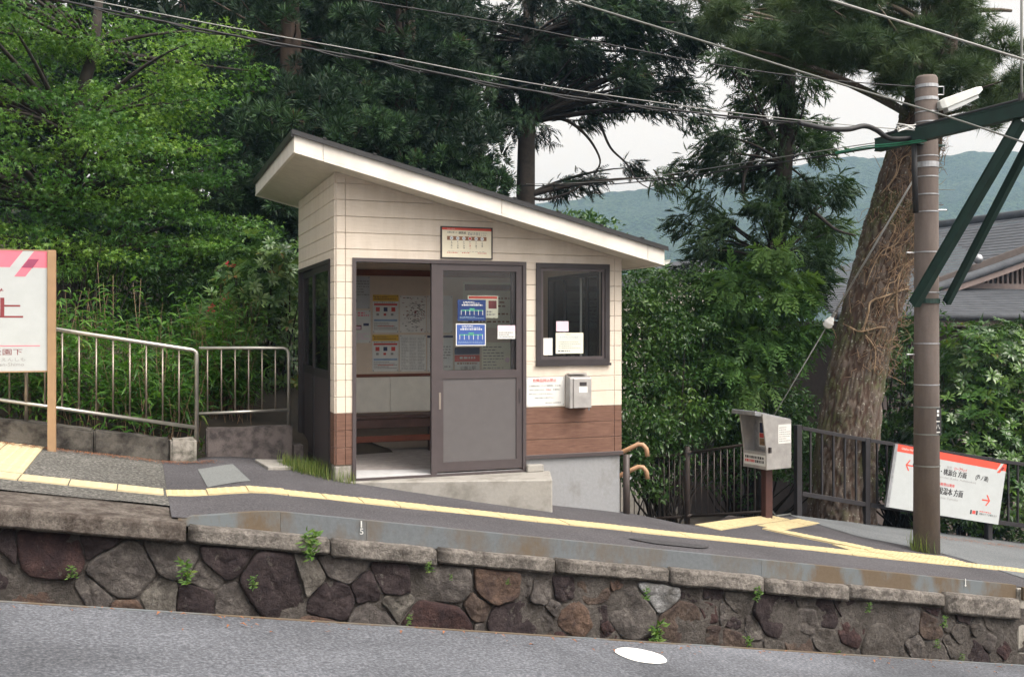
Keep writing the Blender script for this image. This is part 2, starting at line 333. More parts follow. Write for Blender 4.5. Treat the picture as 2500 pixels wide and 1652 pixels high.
c = plat(1640, 1328); mb = MB(); mb.add([(c[0] + .36 * math.cos(a) * (1 + .15 * math.sin(3 * a)), c[1] + .13 * math.sin(a) * (1 + .2 * math.cos(2 * a)), pz(c[0] + .36 * math.cos(a) * (1 + .15 * math.sin(3 * a))) + .009) for a in np.linspace(0, 2 * math.pi, 30, endpoint=False)], [tuple(range(30))]); mb.build('tar_stain', M['asphalt_tar'], PLATFORM)
mb = MB(); q = [plat(*p, z0=-.05) for p in ((622, 1137), (690, 1137), (714, 1156), (655, 1157))]
mb.prism([(p[0], p[1], pz(p[0]) + .03) for p in q], (0, 0, -.08)); mb.build('drain_slab', M['concrete_slab'], PLATFORM, bevel=.006)
NEARZ = lambda x: -.023 - SLOPE * x
mb = MB(); xs = list(np.arange(-8, 9, .25)); ys = [-4.9, -5.0, -5.3, -5.8, -6.5, -8, -10, -13, -18]
mb.v = [(x, y, NEARZ(x) + (.008 * fbm(x * .6, y * .6) if y < -4.95 else 0)) for x in xs for y in ys] + [(x, -4.9, NEARZ(x) - 1.6) for x in xs]
n = len(ys); b = n * len(xs)
mb.f = [(i * n + j, i * n + j + 1, (i + 1) * n + j + 1, (i + 1) * n + j) for i in range(len(xs) - 1) for j in range(n - 1)] + [(i * n, (i + 1) * n, b + i + 1, b + i) for i in range(len(xs) - 1)]
mb.m = [0] * len(mb.f)
NEAR = struct(mb.build('near_platform', M['asphalt_near'], smooth=False, fix=True))
mb = MB(); mb.bar((-8, -4.893, NEARZ(-8) - .012), (8.7, -4.893, NEARZ(8.7) - .012), .018, .03); mb.build('edge_angle', M['rust_brown'], NEAR)
def onnear(px, py):
    D = pdir(px, py); t = (-.023 - SLOPE * CAM[0] - CAM[2]) / (D[2] + SLOPE * D[0]); return CAM + D * t
c = onnear(1565, 1601); mb = MB()
mb.add([(c[0] + .118 * math.cos(a) * (1 + .02 * math.sin(5 * a)), c[1] + .118 * math.sin(a), NEARZ(c[0] + .118 * math.cos(a)) + .008 * fbm(c[0] * .6, c[1] * .6) + .003) for a in np.linspace(0, 2 * math.pi, 40, endpoint=False)], [tuple(range(40))])
mb.build('painted_spot', M['white_paint'], NEAR)
# track bed between the platforms
mb = MB(); mb.add([(-9, -4.9, 1.5 - 1.45), (-9, -2.2, 1.5 - 1.45), (15, -2.2, -2.49 - 1.45), (15, -4.9, -2.49 - 1.45)], [(0, 1, 2, 3)])
struct(mb.build('track_bed', M['mortar']))

# ------------------------------------------------------------------ tactile paving
def tile_mesh(name, L, W, mat, dots=5):
    mb = MB(); h = .003; mb.box(-L / 2, L / 2, -W / 2, W / 2, -.02, h)
    for i in range(dots):
        for j in range(dots):
            x = (i + .5) / dots * L - L / 2; y = (j + .5) / dots * W - W / 2; r = .016; q = .009
            mb.add([(x - r, y - r, h), (x + r, y - r, h), (x + r, y + r, h), (x - r, y + r, h), (x - q, y - q, h + .004), (x + q, y - q, h + .004), (x + q, y + q, h + .004), (x - q, y + q, h + .004)],
                   [(4, 5, 6, 7), (0, 1, 5, 4), (1, 2, 6, 5), (2, 3, 7, 6), (3, 0, 4, 7)])
    return mb.mesh(name, mat, fix=False)
TY, TP = tile_mesh('tactile_tile', .297, .275, M['tactile_yellow']), tile_mesh('tactile_tile', .326, .275, M['tactile_pale'], 4)
TS = tile_mesh('tactile_tile', .296, .296, M['tactile_pale'], 4)
def tile(me, x, y, a=0, dz=.004, jit=.004):
    sl = (pz(x + .1) - pz(x - .1)) / .2
    n = Vector((-sl, 0, 1)).normalized(); ax = Vector((math.cos(a), math.sin(a), sl * math.cos(a))).normalized(); ay = n.cross(ax)
    m = Matrix((ax, ay, n)).transposed().to_euler()
    return put('tactile_tile', me, PLATFORM, (x, y, pz(x) + dz + rnd.uniform(-.002, .002)), m)
for k in range(6): tile(TP, -1.69 - .33 * k if k < 3 else -1.69 - .33 * k, -1.145, rnd.uniform(-.012, .012))
x = -1.36
while x < 9: tile(TY, x, -1.15 + rnd.uniform(-.006, .006), rnd.uniform(-.01, .01), .006); x += .3
for i in range(5):
    for j in range(6): tile(TS, -2.66 - .3 * i - .0 * j, -.84 + .3 * j, 0, .006)
for i in range(5): tile(TY, 5.15 + .3 * i, -.85 + rnd.uniform(-.006, .006), 0, .007)
dg_ = math.atan2(1.75 + .4, 6.05 - 3.45)
for r_ in range(2):
    for i in (range(9) if r_ == 0 else range(4, 10)):
        s = .22 + .3 * i; nx_, ny_ = math.sin(dg_), -math.cos(dg_)
        tile(TY, 3.62 + math.cos(dg_) * s + nx_ * (.05 + .3 * r_), -.42 + math.sin(dg_) * s + ny_ * (.05 + .3 * r_), dg_, .006)
A_, B_ = np.array([4.86, -.12]), np.array([5.3, -.66])
for i in range(4):
    p = A_ + (B_ - A_) * (i / 2.6 - .1); tile(TY, p[0], p[1], math.atan2(*(B_ - A_)[::-1]), .009 + .002 * i)

# ------------------------------------------------------------------ retaining wall: coping stones, rubble, riser plates
def rockify(mb, cuts, amp, sc, bevel=.012, seed=0):
    me = mb.mesh('tmp', []); bm = bmesh.new(); bm.from_mesh(me)
    bmesh.ops.bevel(bm, geom=bm.edges[:], offset=bevel, segments=2, affect='EDGES', clamp_overlap=True)
    bmesh.ops.subdivide_edges(bm, edges=[e for e in bm.edges if e.calc_length() > .06], cuts=cuts, use_grid_fill=True)
    for v in bm.verts:
        q = v.co * sc + Vector((seed * 3.1, 0, 0)); v.co += Vector((noise.noise(q) * .4, noise.noise(q + Vector((9, 0, 0))), noise.noise(q + Vector((0, 9, 0))))) * amp
    bm.to_mesh(me); bm.free(); return me
wallbase = (-2.5, -2.25, -.6)
RW = thing('retaining_wall', wallbase, 'dark rubble stone platform wall with grey coping stones below the tactile strip', 'wall')
jx = [-3.6, -1.405, -.46, .31, 1.235, 2.21, 3.08, 3.93, 4.97, 5.85]
for k in range(len(jx) - 1):
    x0, x1 = jx[k] + .008, jx[k + 1] - .008; first = k == 0
    t0, t1 = (-.118, -.243) if first else (-.128 + rnd.uniform(-.012, .008), -.25 + rnd.uniform(-.012, .012)); yf = -2.36 if first else -2.305 + rnd.uniform(-.012, .01)
    if k == 8: t1 = -.3; t0 = -.115
    yb = -1.72 if first else -2.0
    mb = MB(); mb.hexa([(x, y, t - SLOPE * x) for t in (t1, t0) for x, y in ((x0, yf), (x1, yf), (x1, yb), (x0, yb))])
    me = rockify(mb, 6, .012 if first else .009, 7, .011, k); me.name = 'coping_stone'; me.materials.append(M['coping_dark' if first else 'coping'])
    me.polygons.foreach_set('use_smooth', [True] * len(me.polygons)); put('coping_stone', me, RW)
# end pier at far right
mb = MB(); mb.hexa([(x, y, t - SLOPE * x) for t in (-1.4, -.02) for x, y in ((5.87, -2.24), (14.8, -2.24), (14.8, -2.0), (5.87, -2.0))]); mb.build('end_block', M['concrete_block'], RW, bevel=.01)
mb = MB(); mb.bar((5.9, -2.27, -.12 - SLOPE * 5.9), (5.9, -2.27, -.0 - SLOPE * 5.9), .02, .03, (0, 1, 0)); mb.build('end_angle', M['rust_brown'], RW)
# mortar backing
mb = MB(); NX = 90; NT = 10
for i in range(NX + 1):
    for j in range(NT + 1):
        x = -3.6 + 10.2 * i / NX; t = -1.4 + 1.2 * j / NT; mb.v.append((x, -2.232 - (.008 if x > 1.2 else max(0, (x - .2) * .008)) - .02 * fbm(x * 5, t * 5), t - SLOPE * x))
mb.f = [(i * (NT + 1) + j, (i + 1) * (NT + 1) + j, (i + 1) * (NT + 1) + j + 1, i * (NT + 1) + j + 1) for i in range(NX) for j in range(NT)]; mb.m = [0] * len(mb.f)
mb.build('mortar', M['mortar'], RW, smooth=True)
# rubble: jittered cells cut by half planes
seeds = []; SR = []
for k in range(9000):
    x, t = rnd.uniform(-3.5, 6.1), rnd.uniform(-1.25, -.28); r = rnd.uniform(.12, .28) if x < .6 else rnd.uniform(.08, .22)
    if k > 4500: r *= .6
    if all((x - q[0]) ** 2 + (t - q[1]) ** 2 > (.86 * (r + q2)) ** 2 for q, q2 in zip(seeds, SR)): seeds.append((x, t)); SR.append(r)
def clip(poly, nx_, ny_, d):
    out = []
    for i in range(len(poly)):
        a, b = poly[i], poly[(i + 1) % len(poly)]; da, db = a[0] * nx_ + a[1] * ny_ - d, b[0] * nx_ + b[1] * ny_ - d
        if da <= 0: out.append(a)
        if da * db < 0: t = da / (da - db); out.append((a[0] + (b[0] - a[0]) * t, a[1] + (b[1] - a[1]) * t))
    return out
lc = at('y', -2.26, 1640, 1480); LIME = min(range(len(seeds)), key=lambda i: (seeds[i][0] - lc[0]) ** 2 + (seeds[i][1] - SLOPE * 0 - lc[2] - SLOPE * lc[0]) ** 2)
SM = ['stone_grey', 'stone_red', 'stone_brown', 'stone_dark', 'stone_pale', 'stone_rust', 'stone_grey', 'stone_dark']
for si, s in enumerate(seeds):
    poly = [(s[0] - .5, -1.4), (s[0] + .5, -1.4), (s[0] + .5, -.262), (s[0] - .5, -.262)]
    for qi, q in enumerate(seeds):
        if qi == si or abs(q[0] - s[0]) > .9: continue
        nx_, ny_ = q[0] - s[0], q[1] - s[1]; L = math.hypot(nx_, ny_); g = .0025 if s[0] < .2 else rnd.uniform(.001, .012)
        poly = clip(poly, nx_ / L, ny_ / L, ((q[0] ** 2 + q[1] ** 2 - s[0] ** 2 - s[1] ** 2 - SR[qi] ** 2 + SR[si] ** 2) / 2) / L - g)
        if len(poly) < 3: break
    if len(poly) < 3: continue
    cx, cz = np.mean(poly, axis=0)
    ring = []
    N = 34                                                      # resample the outline evenly, round its corners
    P = np.array(poly); Q = np.roll(P, -1, 0); seg = np.hypot(*(Q - P).T); cum = np.concatenate([[0], np.cumsum(seg)])
    for k in range(N):
        d = cum[-1] * k / N; i = min(np.searchsorted(cum, d, 'right') - 1, len(P) - 1); ring.append(P[i] + (Q[i] - P[i]) * ((d - cum[i]) / max(seg[i], 1e-6)))
    ring = np.array(ring)
    ring = ring + np.array([[noise.noise(Vector((p[0] * 14, p[1] * 14, si))), noise.noise(Vector((p[0] * 14, p[1] * 14, si + 50)))] for p in ring]) * .016
    for _ in range(1): ring = .5 * ring + .25 * np.roll(ring, 1, 0) + .25 * np.roll(ring, -1, 0)
    proud = rnd.uniform(.036, .06) if s[0] < .8 else rnd.uniform(.026, .045)
    if si == LIME: proud = .062
    tilt = (rnd.uniform(-.3, .3), rnd.uniform(-.35, .2)); mb = MB()
    levels = ((1, .3), (.99, .75), (.97, .95), (.88, 1.0), (.7, 1.02), (.48, 1.03), (.24, 1.04))
    for f_, h_ in levels:
        for p in ring:
            x, t = cx + (p[0] - cx) * f_, cz + (p[1] - cz) * f_
            dsp = (noise.noise(Vector((x * 6, t * 6, si))) * .026 + abs(noise.noise(Vector((x * 11, t * 11, si)))) * .024 + noise.noise(Vector((x * 30, t * 30, si))) * .009) * (1 if h_ > .1 else .2)
            mb.v.append((x, -2.2 - .005 - proud * h_ - dsp - (tilt[0] * (x - cx) + tilt[1] * (t - cz)) * .5 * min(1, h_), t - SLOPE * x))
    mb.v.append((cx, -2.2 - proud * 1.07, cz - SLOPE * cx)); K = len(levels)
    mb.f = [(l * N + k, l * N + (k + 1) % N, (l + 1) * N + (k + 1) % N, (l + 1) * N + k) for l in range(K - 1) for k in range(N)] + [((K - 1) * N + k, (K - 1) * N + (k + 1) % N, K * N) for k in range(N)]
    mb.m = [0] * len(mb.f)
    nm = rnd.choice(SM) if s[0] < 2.6 else rnd.choice(['stone_grey', 'stone_dark', 'mortar', 'stone_brown', 'stone_red', 'mortar'])
    if si == LIME: nm = 'lime'
    ob = mb.build('rubble_stone', M[nm], RW, smooth=True)
    if si == LIME: ob['label'] = 'stone whitened by a pale lime stain'
# riser plates
px_ = [(-1.46, -.792, 'rust_brown', 0), (-.79, -.195, 'rust_plate', 1), (-.193, 3.1, 'rust_plate', 1), (3.102, 5.87, 'rust_brown', 1)]
for x0, x1, mt, fl in px_:
    n = 14; mb = MB()
    for i in range(n + 1):
        x = x0 + (x1 - x0) * i / n; top = pz(x) + .016 - (.02 if x < -1.4 else 0); bot = -.15 - SLOPE * x
        mb.v += [(x, -2.225 - .004 * math.sin(x * 3), bot), (x, -2.222 - .004 * math.sin(x * 3), max(top, bot + .01)), (x, -2.17, max(top, bot + .01)), (x, -2.17, bot)]
    mb.f = [(i * 4 + j, (i + 1) * 4 + j, (i + 1) * 4 + (j + 1) % 4, i * 4 + (j + 1) % 4) for i in range(n) for j in range(4)] + [(0, 1, 2, 3), (n * 4, n * 4 + 1, n * 4 + 2, n * 4 + 3)]; mb.m = [0] * len(mb.f)
    mb.build('riser_plate', M[mt], RW)

# ------------------------------------------------------------------ flat print
TXT = {}
def get_text(s):
    if s not in TXT:
        c = bpy.data.curves.new('t', 'FONT'); c.body = s; c.resolution_u = 2; c.fill_mode = 'FRONT'
        o = bpy.data.objects.new('t', c); COL.objects.link(o); me = bpy.data.meshes.new_from_object(o.evaluated_get(bpy.context.evaluated_depsgraph_get()))
        v = [tuple(p.co) for p in me.vertices]; f = [tuple(p.vertices) for p in me.polygons]
        bpy.data.objects.remove(o); bpy.data.curves.remove(c); bpy.data.meshes.remove(me)
        xs = [p[0] for p in v]; ys = [p[1] for p in v]; TXT[s] = (v, f, min(xs), max(xs), min(ys), max(ys))
    return TXT[s]
class Flat:
    """a sheet with print; local u right, w up, origin lower left"""
    def __init__(s, W, H, base='paper', th=.003): s.W, s.H = W, H; s.mats = [base]; s.mb = MB(); s.th = th; s.mb.box(0, W, 0, th, 0, H)
    def mi(s, m):
        if m not in s.mats: s.mats.append(m)
        return s.mats.index(m)
    def poly(s, pts, m, lay=1): s.mb.add([(u, -.0006 * lay, w) for u, w in pts], [tuple(range(len(pts)))], s.mi(m)); return s
    def rect(s, u0, w0, u1, w1, m, lay=1): return s.poly([(u0, w0), (u1, w0), (u1, w1), (u0, w1)], m, lay)
    def disc(s, u, w, r, m, lay=1): return s.poly([(u + r * math.cos(a), w + r * math.sin(a)) for a in np.linspace(0, 2 * math.pi, 18, endpoint=False)], m, lay)
    def text(s, t, u, w, h, m, lay=2, wd=None, bold=0, right=False):
        v, f, a, b, c, d = get_text(t); k = h / (d - c); kx = wd / (b - a) if wd else k
        if right: u -= (b - a) * kx
        for ox in ([0, bold] if bold else [0]): s.mb.add([(u + ox + (p[0] - a) * kx, -.0006 * lay - .0001 * bool(ox), w + (p[1] - c) * k) for p in v], f, s.mi(m))
        return s
    def lines(s, u0, w0, u1, w1, n, m, dash=.012, fill=.6, lay=1, seed=1):     # rows of print too small to read
        r = random.Random(seed); hh = (w1 - w0) / n
        for i in range(n):
            u = u0; end = u1 - (u1 - u0) * r.choice([0, 0, .1, .35])
            while u < end:
                L = dash * r.uniform(.5, 1.8); s.rect(u, w0 + hh * i + hh * .2, min(u + L, end), w0 + hh * i + hh * (.2 + fill), m, lay); u += L + dash * .45
        return s
    def build(s, name, origin, ux=(1, 0, 0), wz=(0, 0, 1), parent=None):
        U, Wv = Vector(ux).normalized(), Vector(wz).normalized(); N = U.cross(Wv) * -1                # local +y points into the wall
        s.mb.v = [tuple(Vector(origin) + U * p[0] + N * p[1] + Wv * p[2]) for p in s.mb.v]
        return s.mb.build(name, [M[m] for m in s.mats], parent, fix=False)
# distance mark painted on the riser
g = Flat(.001, .001, 'rust_plate', .0005); x = at('y', -2.226, 880, 1280)
g.text('1', 0, .058, .046, 'white_worn', 2, wd=.01).text('5', -.006, .008, .043, 'white_worn', 2, wd=.026); g.build('painted_number', (x[0], -2.232, x[2] - .075), (1, 0, -SLOPE), parent=RW)
x = at('y', -2.226, 2355, 1415); g = Flat(.001, .001, 'rust_plate', .0005); g.text('1', 0, .02, .055, 'white_worn', 2, wd=.008).disc(.004, .014, .01, 'white_worn'); g.build('painted_number', (x[0], -2.232, x[2] - .06), (1, 0, -SLOPE), parent=RW)
# ------------------------------------------------------------------ the waiting hut
HUT = thing('waiting_hut', (1.45, 1.1, 0), 'small cream and brown boarded waiting hut with sloping shed roof', 'hut')
HX, HY, RZ, RS = 2.935, 2.21, 2.835, .247
rt = lambda x: RZ - RS * x
def clipz(poly):      # below the roof line
    return clip(poly, RS / math.hypot(1, RS), 1 / math.hypot(1, RS), (RZ - .004) / math.hypot(1, RS))
CZ = [.13, .29, .449] + [.608 + .152 * k for k in range(0, 17)]
def boards(face, lo, hi, opens, trims, zmin=.13, place=None):
    for k in range(len(CZ) - 1):
        z0, z1 = CZ[k], CZ[k + 1]; mat = 'siding_brown' if z1 < .65 else 'siding_cream'; done = {}
        zs = sorted({z0, z1} | {z for o in opens for z in o[2:] if z0 + .01 < z < z1 - .01})
        for a, b in zip(zs[:-1], zs[1:]):
            cuts = sorted({lo, hi, *trims} | {x for o in opens if o[2] < b - 1e-3 and o[3] > a + 1e-3 for x in o[:2]})
            for c, d in zip(cuts[:-1], cuts[1:]):
                m = (c + d) / 2
                if d - c < .02 or any(o[0] < m < o[1] and o[2] < b - 1e-3 and o[3] > a + 1e-3 for o in opens): continue
                key = (round(c, 3), round(d, 3))
                if key in done and abs(done[key][1] - a) < 1e-4: done[key] = (done[key][0], b)
                else: done[(c, d) if key not in done else (c, d, a)] = (a, b); 
        for key, (a, b) in done.items():
            c, d = key[0] + .0015, key[1] - .0015
            a2 = a + (.0018 if abs(a - z0) < 1e-4 else 0); b2 = b - (.0018 if abs(b - z1) < 1e-4 else 0)
            poly = [(c, a2), (d, a2), (d, b2), (c, b2)]
            if face == 'front': poly = clipz(poly)
            elif b2 > RZ - .005: poly = [(c, a2), (d, a2), (d, RZ - .005), (c, RZ - .005)] if a2 < RZ - .03 else []
            if len(poly) < 3: continue
            ch = .0035; e = rnd.uniform(-.0008, .0008); P3 = (lambda u, z, o: (u, -.016 - e + o, z)) if face == 'front' else (lambda u, z, o: (-.016 - e + o, u, z))
            n = len(poly); cx, cz = sum(p[0] for p in poly) / n, sum(p[1] for p in poly) / n
            ins = [(u + max(-ch, min(ch, (cx - u))), z + max(-ch, min(ch, cz - z))) for u, z in poly]
            mb = MB(); mb.add([P3(u, z, .016) for u, z in poly] + [P3(u, z, ch) for u, z in poly] + [P3(u, z, 0) for u, z in ins],
                   [(i, (i + 1) % n, n + (i + 1) % n, n + i) for i in range(n)] + [(n + i, n + (i + 1) % n, 2 * n + (i + 1) % n, 2 * n + i) for i in range(n)] + [tuple(range(2 * n, 3 * n))])
            mb.build('brown_siding_board' if mat == 'siding_brown' else 'cream_siding_board', M[mat], HUT)
DO, WI, LD = (.155, 1.875, -1, 2.04), (1.99, 2.785, 1.04, 2.04), (.2, 2.15, -1, 2.04)
boards('front', 0, HX, [DO, WI], [.085, HX - .085])
boards('left', 0, HY, [LD], [.085])
def wallbox(name, mat, boxes): 
    mb = MB()
    for b in boxes: mb.box(*b)
    return mb.build(name, M[mat], HUT)
# wall cores (the sloping tops are one prism each)
def slabx(mb, x0, x1, y0, y1, z0, z1=None):
    mb.hexa([(x0, y0, z0), (x1, y0, z0), (x1, y1, z0), (x0, y1, z0), (x0, y0, z1 or rt(x0)), (x1, y0, z1 or rt(x1)), (x1, y1, z1 or rt(x1)), (x0, y1, z1 or rt(x0))])
mb = MB(); slabx(mb, 0, .155, .0, .07, -.02); slabx(mb, .155, 1.875, 0, .07, 2.04); slabx(mb, 1.875, 1.99, 0, .07, .13); slabx(mb, 1.99, 2.785, 0, .07, 2.04); slabx(mb, 1.99, 2.785, 0, .07, .13, 1.04); slabx(mb, 2.785, HX, 0, .07, .13)
mb.build('front_wall', M['siding_back'], HUT)
mb = MB(); slabx(mb, .001, .07, .0705, .2, -.02); slabx(mb, .001, .07, .2, 2.15, 2.04); slabx(mb, .001, .07, 2.15, HY - .001, -.1); mb.build('side_wall', M['siding_back'], HUT)
mb = MB(); slabx(mb, .071, HX, 2.14, HY, -.6); mb.build('rear_wall', M['siding_cream'], HUT)
mb = MB(); slabx(mb, HX - .07, HX, .0705, .34, -.6); slabx(mb, HX - .07, HX, 1.75, 2.1395, -.6); slabx(mb, HX - .07, HX, .34, 1.75, -.6, 1.0); slabx(mb, HX - .07, HX, .34, 1.75, 2.0); mb.build('side_wall', M['siding_cream'], HUT)
# inner lining
mb = MB(); mb.box(.075, HX - .075, 2.115, 2.1385, .86, 2.6); mb.build('lining_panel', M['inner_wall'], HUT)
for a, b in ((.075, 1.02), (1.023, 1.96), (1.963, HX - .075)):
    mb = MB(); mb.box(a, b, 2.112, 2.1385, .43, .832); mb.build('lining_panel', M['inner_low'], HUT, bevel=.002)
mb = MB(); mb.box(.075, HX - .075, 2.11, 2.1385, .02, .428); mb.build('lining_panel', M['inner_wall'], HUT)
mb = MB(); mb.box(.075, HX - .075, 2.1, 2.1385, .834, .868); mb.build('dado_rail', M['wood_red'], HUT, bevel=.003)
mb = MB(); mb.box(.075, HX - .075, 2.095, 2.114, 2.0, 2.07); mb.build('picture_rail', M['wood_red'], HUT, bevel=.003)
mb = MB(); mb.box(HX - .085, HX - .0705, .071, .338, .02, 2.0); mb.box(HX - .085, HX - .0705, 1.752, 2.1, .02, 2.0); mb.box(HX - .085, HX - .0705, .338, 1.752, .02, .998); slabx(mb, HX - .085, HX - .0705, .071, 2.1, 2.002); mb.build('lining_panel', M['inner_wall'], HUT)
mb = MB(); slabx(mb, .0715, .08, .0715, 2.1, 2.06); mb.build('lining_panel', M['inner_wall'], HUT)
mb = MB(); slabx(mb, .08, 1.9, .0715, .08, 2.06); slabx(mb, 2.81, 2.84, .0715, .08, .02); slabx(mb, 1.88, 1.96, .0715, .08, .02); slabx(mb, 1.96, 2.81, .0715, .08, .02, 1.02); slabx(mb, 1.96, 2.81, .0715, .08, 2.06); mb.build('lining_panel', M['inner_wall'], HUT)
mb = MB(); mb.hexa([(x, y, rt(x) - .05 + t) for t in (0, .03) for x, y in ((.08, .08), (HX - .09, .08), (HX - .09, 2.1), (.08, 2.1))]); mb.build('ceiling', M['inner_wall'], HUT)
mb = MB(); mb.box(.075, HX - .08, .075, 2.11, -.1, 0); mb.build('hut_floor', M['hut_floor'], HUT)
mb = MB(); mb.hexa([(x, y, z) for z in (-.05, .004) for x, y in ((.19, .0), (1.86, .0), (1.86, .1), (.19, .52))]); mb.build('threshold', M['floor_pale'], HUT)
# plinth, flashing, step
mb = MB(); mb.box(1.88, HX - .012, .004, .2, -1.0, .125); mb.build('plinth', M['concrete_plinth'], HUT, bevel=.006)
mb = MB(); mb.box(-.012, .153, -.01, .19, -.25, .125); mb.build('plinth', M['concrete_block'], HUT, bevel=.012)
mb = MB(); mb.box(1.868, HX + .012, -.03, .003, .1, .14); mb.build('flashing', M['frame_brown'], HUT, bevel=.003)
mb = MB(); mb.hexa([(x, y, z) for z in (-.45, -.022) for x, y in ((.12, -.04), (1.93, -.57), (2.14, -.005), (.12, -.005))]); sl = mb.mesh('step_slab', M['concrete_slab'], bevel=.012); put('step_slab', sl, HUT)
mb = MB(); mb.box(1.876, 2.05, -.07, .002, -.022, .05); mb.build('step_block', M['concrete_slab'], HUT, bevel=.008)
# roof
RX0, RX1, RY0, RY1 = -.435, 3.24, -.36, 2.71
def roofslab(name, mat, x0, x1, y0, y1, d0, d1, bevel=0, par=None):
    mb = MB(); mb.hexa([(x, y, rt(x) + t) for t in (d0, d1) for x, y in ((x0, y0), (x1, y0), (x1, y1), (x0, y1))]); return mb.build(name, M[mat], par or ROOF, bevel=bevel)
ROOF = roofslab('roof', 'roof_sheet', RX0 - .02, RX1 + .03, RY0 - .025, RY1 + .03, .168, .186, 0, HUT)
for k in range(8):
    x = RX0 + .25 + k * .45
    if x < RX1: roofslab('roof_seam', 'roof_sheet', x, x + .03, RY0 - .032, RY1 + .03, .187, .2)
roofslab('soffit', 'soffit', RX0 + .02, RX1 - .02, RY0 + .02, RY1 - .02, .0005, .02)
def fseg(x0, x1): 
    roofslab('fascia_board', 'fascia', x0 + .0015, x1 - .0015, RY0, RY0 + .018, .014, .166, .002)
    roofslab('fascia_lip', 'fascia', x0 + .0015, x1 - .0015, RY0 - .006, RY0 + .018, -.012, .012, .002)
fseg(RX0, -.18); fseg(-.18, 1.5); fseg(1.5, 3.05); fseg(3.05, RX1)
for x0, x1 in ((RX0 - .0, RX0 + .018), (RX1 - .018, RX1)):
    for y0, y1 in ((RY0 + .02, 1.2), (1.203, RY1)): roofslab('fascia_board', 'fascia', x0, x1, y0, y1, .014, .166, .002)
    roofslab('fascia_lip', 'fascia', x0 - .004, x1 + .004, RY0 + .02, RY1, -.012, .012, .002)
roofslab('fascia_board', 'fascia', RX0 + .02, RX1 - .02, RY1 - .018, RY1, -.012, .166, .002)
roofslab('drip_edge', 'roof_sheet', RX0 - .02, RX1 + .03, RY0 - .029, RY0 - .02, .142, .167); roofslab('drip_edge', 'roof_sheet', RX0 - .026, RX0 - .004, RY0 - .02, RY1 + .03, .12, .167)
mb = MB(); g0 = rt(RX1) + .06
for s in range(7):
    a = math.pi + math.pi * s / 6; mb.v += [(RX1 + .075 + .05 * math.cos(a), y, g0 + .05 * math.sin(a)) for y in (RY0 + .1, RY1)]
mb.f = [(2 * i, 2 * i + 1, 2 * i + 3, 2 * i + 2) for i in range(6)]; mb.m = [0] * 6; mb.build('gutter', M['lamp_white'], ROOF)
# eave trim where wall meets soffit
mb = MB(); mb.hexa([(x, y, rt(x) - .02 + t) for t in (0, .018) for x, y in ((.0, -.022), (HX, -.022), (HX, 0), (.0, 0))]); mb.build('wall_trim', M['siding_cream'], HUT)
# --- door frame and sliding leaves
def rim(name, mat, x0, x1, z0, z1, y0, y1, w, par, wt=None, wb=None, axis='y'):
    wt = w if wt is None else wt; wb = w if wb is None else wb; mb = MB()
    for b in ((x0, x0 + w, z0, z1), (x1 - w, x1, z0, z1), (x0 + w, x1 - w, z1 - wt, z1), (x0 + w, x1 - w, z0, z0 + wb)):
        if b[3] - b[2] < 1e-4: continue
        mb.box(b[0], b[1], y0, y1, b[2], b[3]) if axis == 'y' else mb.box(y0, y1, b[0], b[1], b[2], b[3])
    return mb.build(name, M[mat], par)
DF = rim('door_frame', 'frame_brown', .15, 1.88, -.02, 2.05, -.028, .1, .035, HUT, wb=.02)
def leaf(x0, x1, y0, y1, name, gl='glass', axis='y', mats=('frame_brown', 'panel_grey'), zb=.02, zt=2.015, mid=(.91, .99)):
    o = rim(name, mats[0], x0, x1, zb, zt, y0, y1, .065, HUT, wb=.09, axis=axis)
    def bx(nm, mat, a, b, c, d, ya, yb):
        mb = MB(); mb.box(a, b, ya, yb, c, d) if axis == 'y' else mb.box(ya, yb, a, b, c, d); return mb.build(nm, M[mat], o)
    ym = (y0 + y1) / 2
    bx('mid_rail', mats[0], x0 + .065, x1 - .065, mid[0], mid[1], y0 + .001, y1 - .001)
    bx('pane', gl, x0 + .06, x1 - .06, mid[1], zt - .06, ym - .002, ym + .002)
    bx('panel', mats[1], x0 + .06, x1 - .06, zb + .085, mid[0], ym - .006, ym + .006); return o
D1 = leaf(.965, 1.845, -.012, .022, 'sliding_door')
mb = MB(); mb.box(.985, 1.006, -.016, -.012, .62, .78); mb.build('door_lock', M['steel_dull'], D1)
mb = MB(); mb.box(1.805, 1.82, -.016, -.012, .66, .8); mb.build('door_pull', M['frame_dark'], D1)
D2 = leaf(.93, 1.81, .032, .064, 'sliding_door')
mb = MB(); mb.box(.912, .964, -.018, .029, -.0, 2.015); mb.build('meeting_stile', M['frame_brown'], DF)
# left side: glazed double door in shade
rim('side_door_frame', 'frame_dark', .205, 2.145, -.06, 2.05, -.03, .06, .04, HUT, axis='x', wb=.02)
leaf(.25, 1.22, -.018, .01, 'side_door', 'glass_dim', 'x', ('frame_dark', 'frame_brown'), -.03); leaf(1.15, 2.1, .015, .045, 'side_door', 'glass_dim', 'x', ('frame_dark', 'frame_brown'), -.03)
# front window
WF = rim('window', 'frame_dark', 1.985, 2.79, 1.035, 2.045, -.035, .08, .05, HUT)
rim('sash', 'frame_brown', 2.035, 2.74, 1.085, 1.995, -.02, .01, .028, WF)
mb = MB(); mb.box(2.06, 2.715, -.008, -.004, 1.11, 1.97); mb.build('pane', M['glass'], WF)
mb = MB(); mb.box(1.975, 2.8, -.05, -.036, 1.02, 1.045); mb.build('sill', M['frame_dark'], WF)
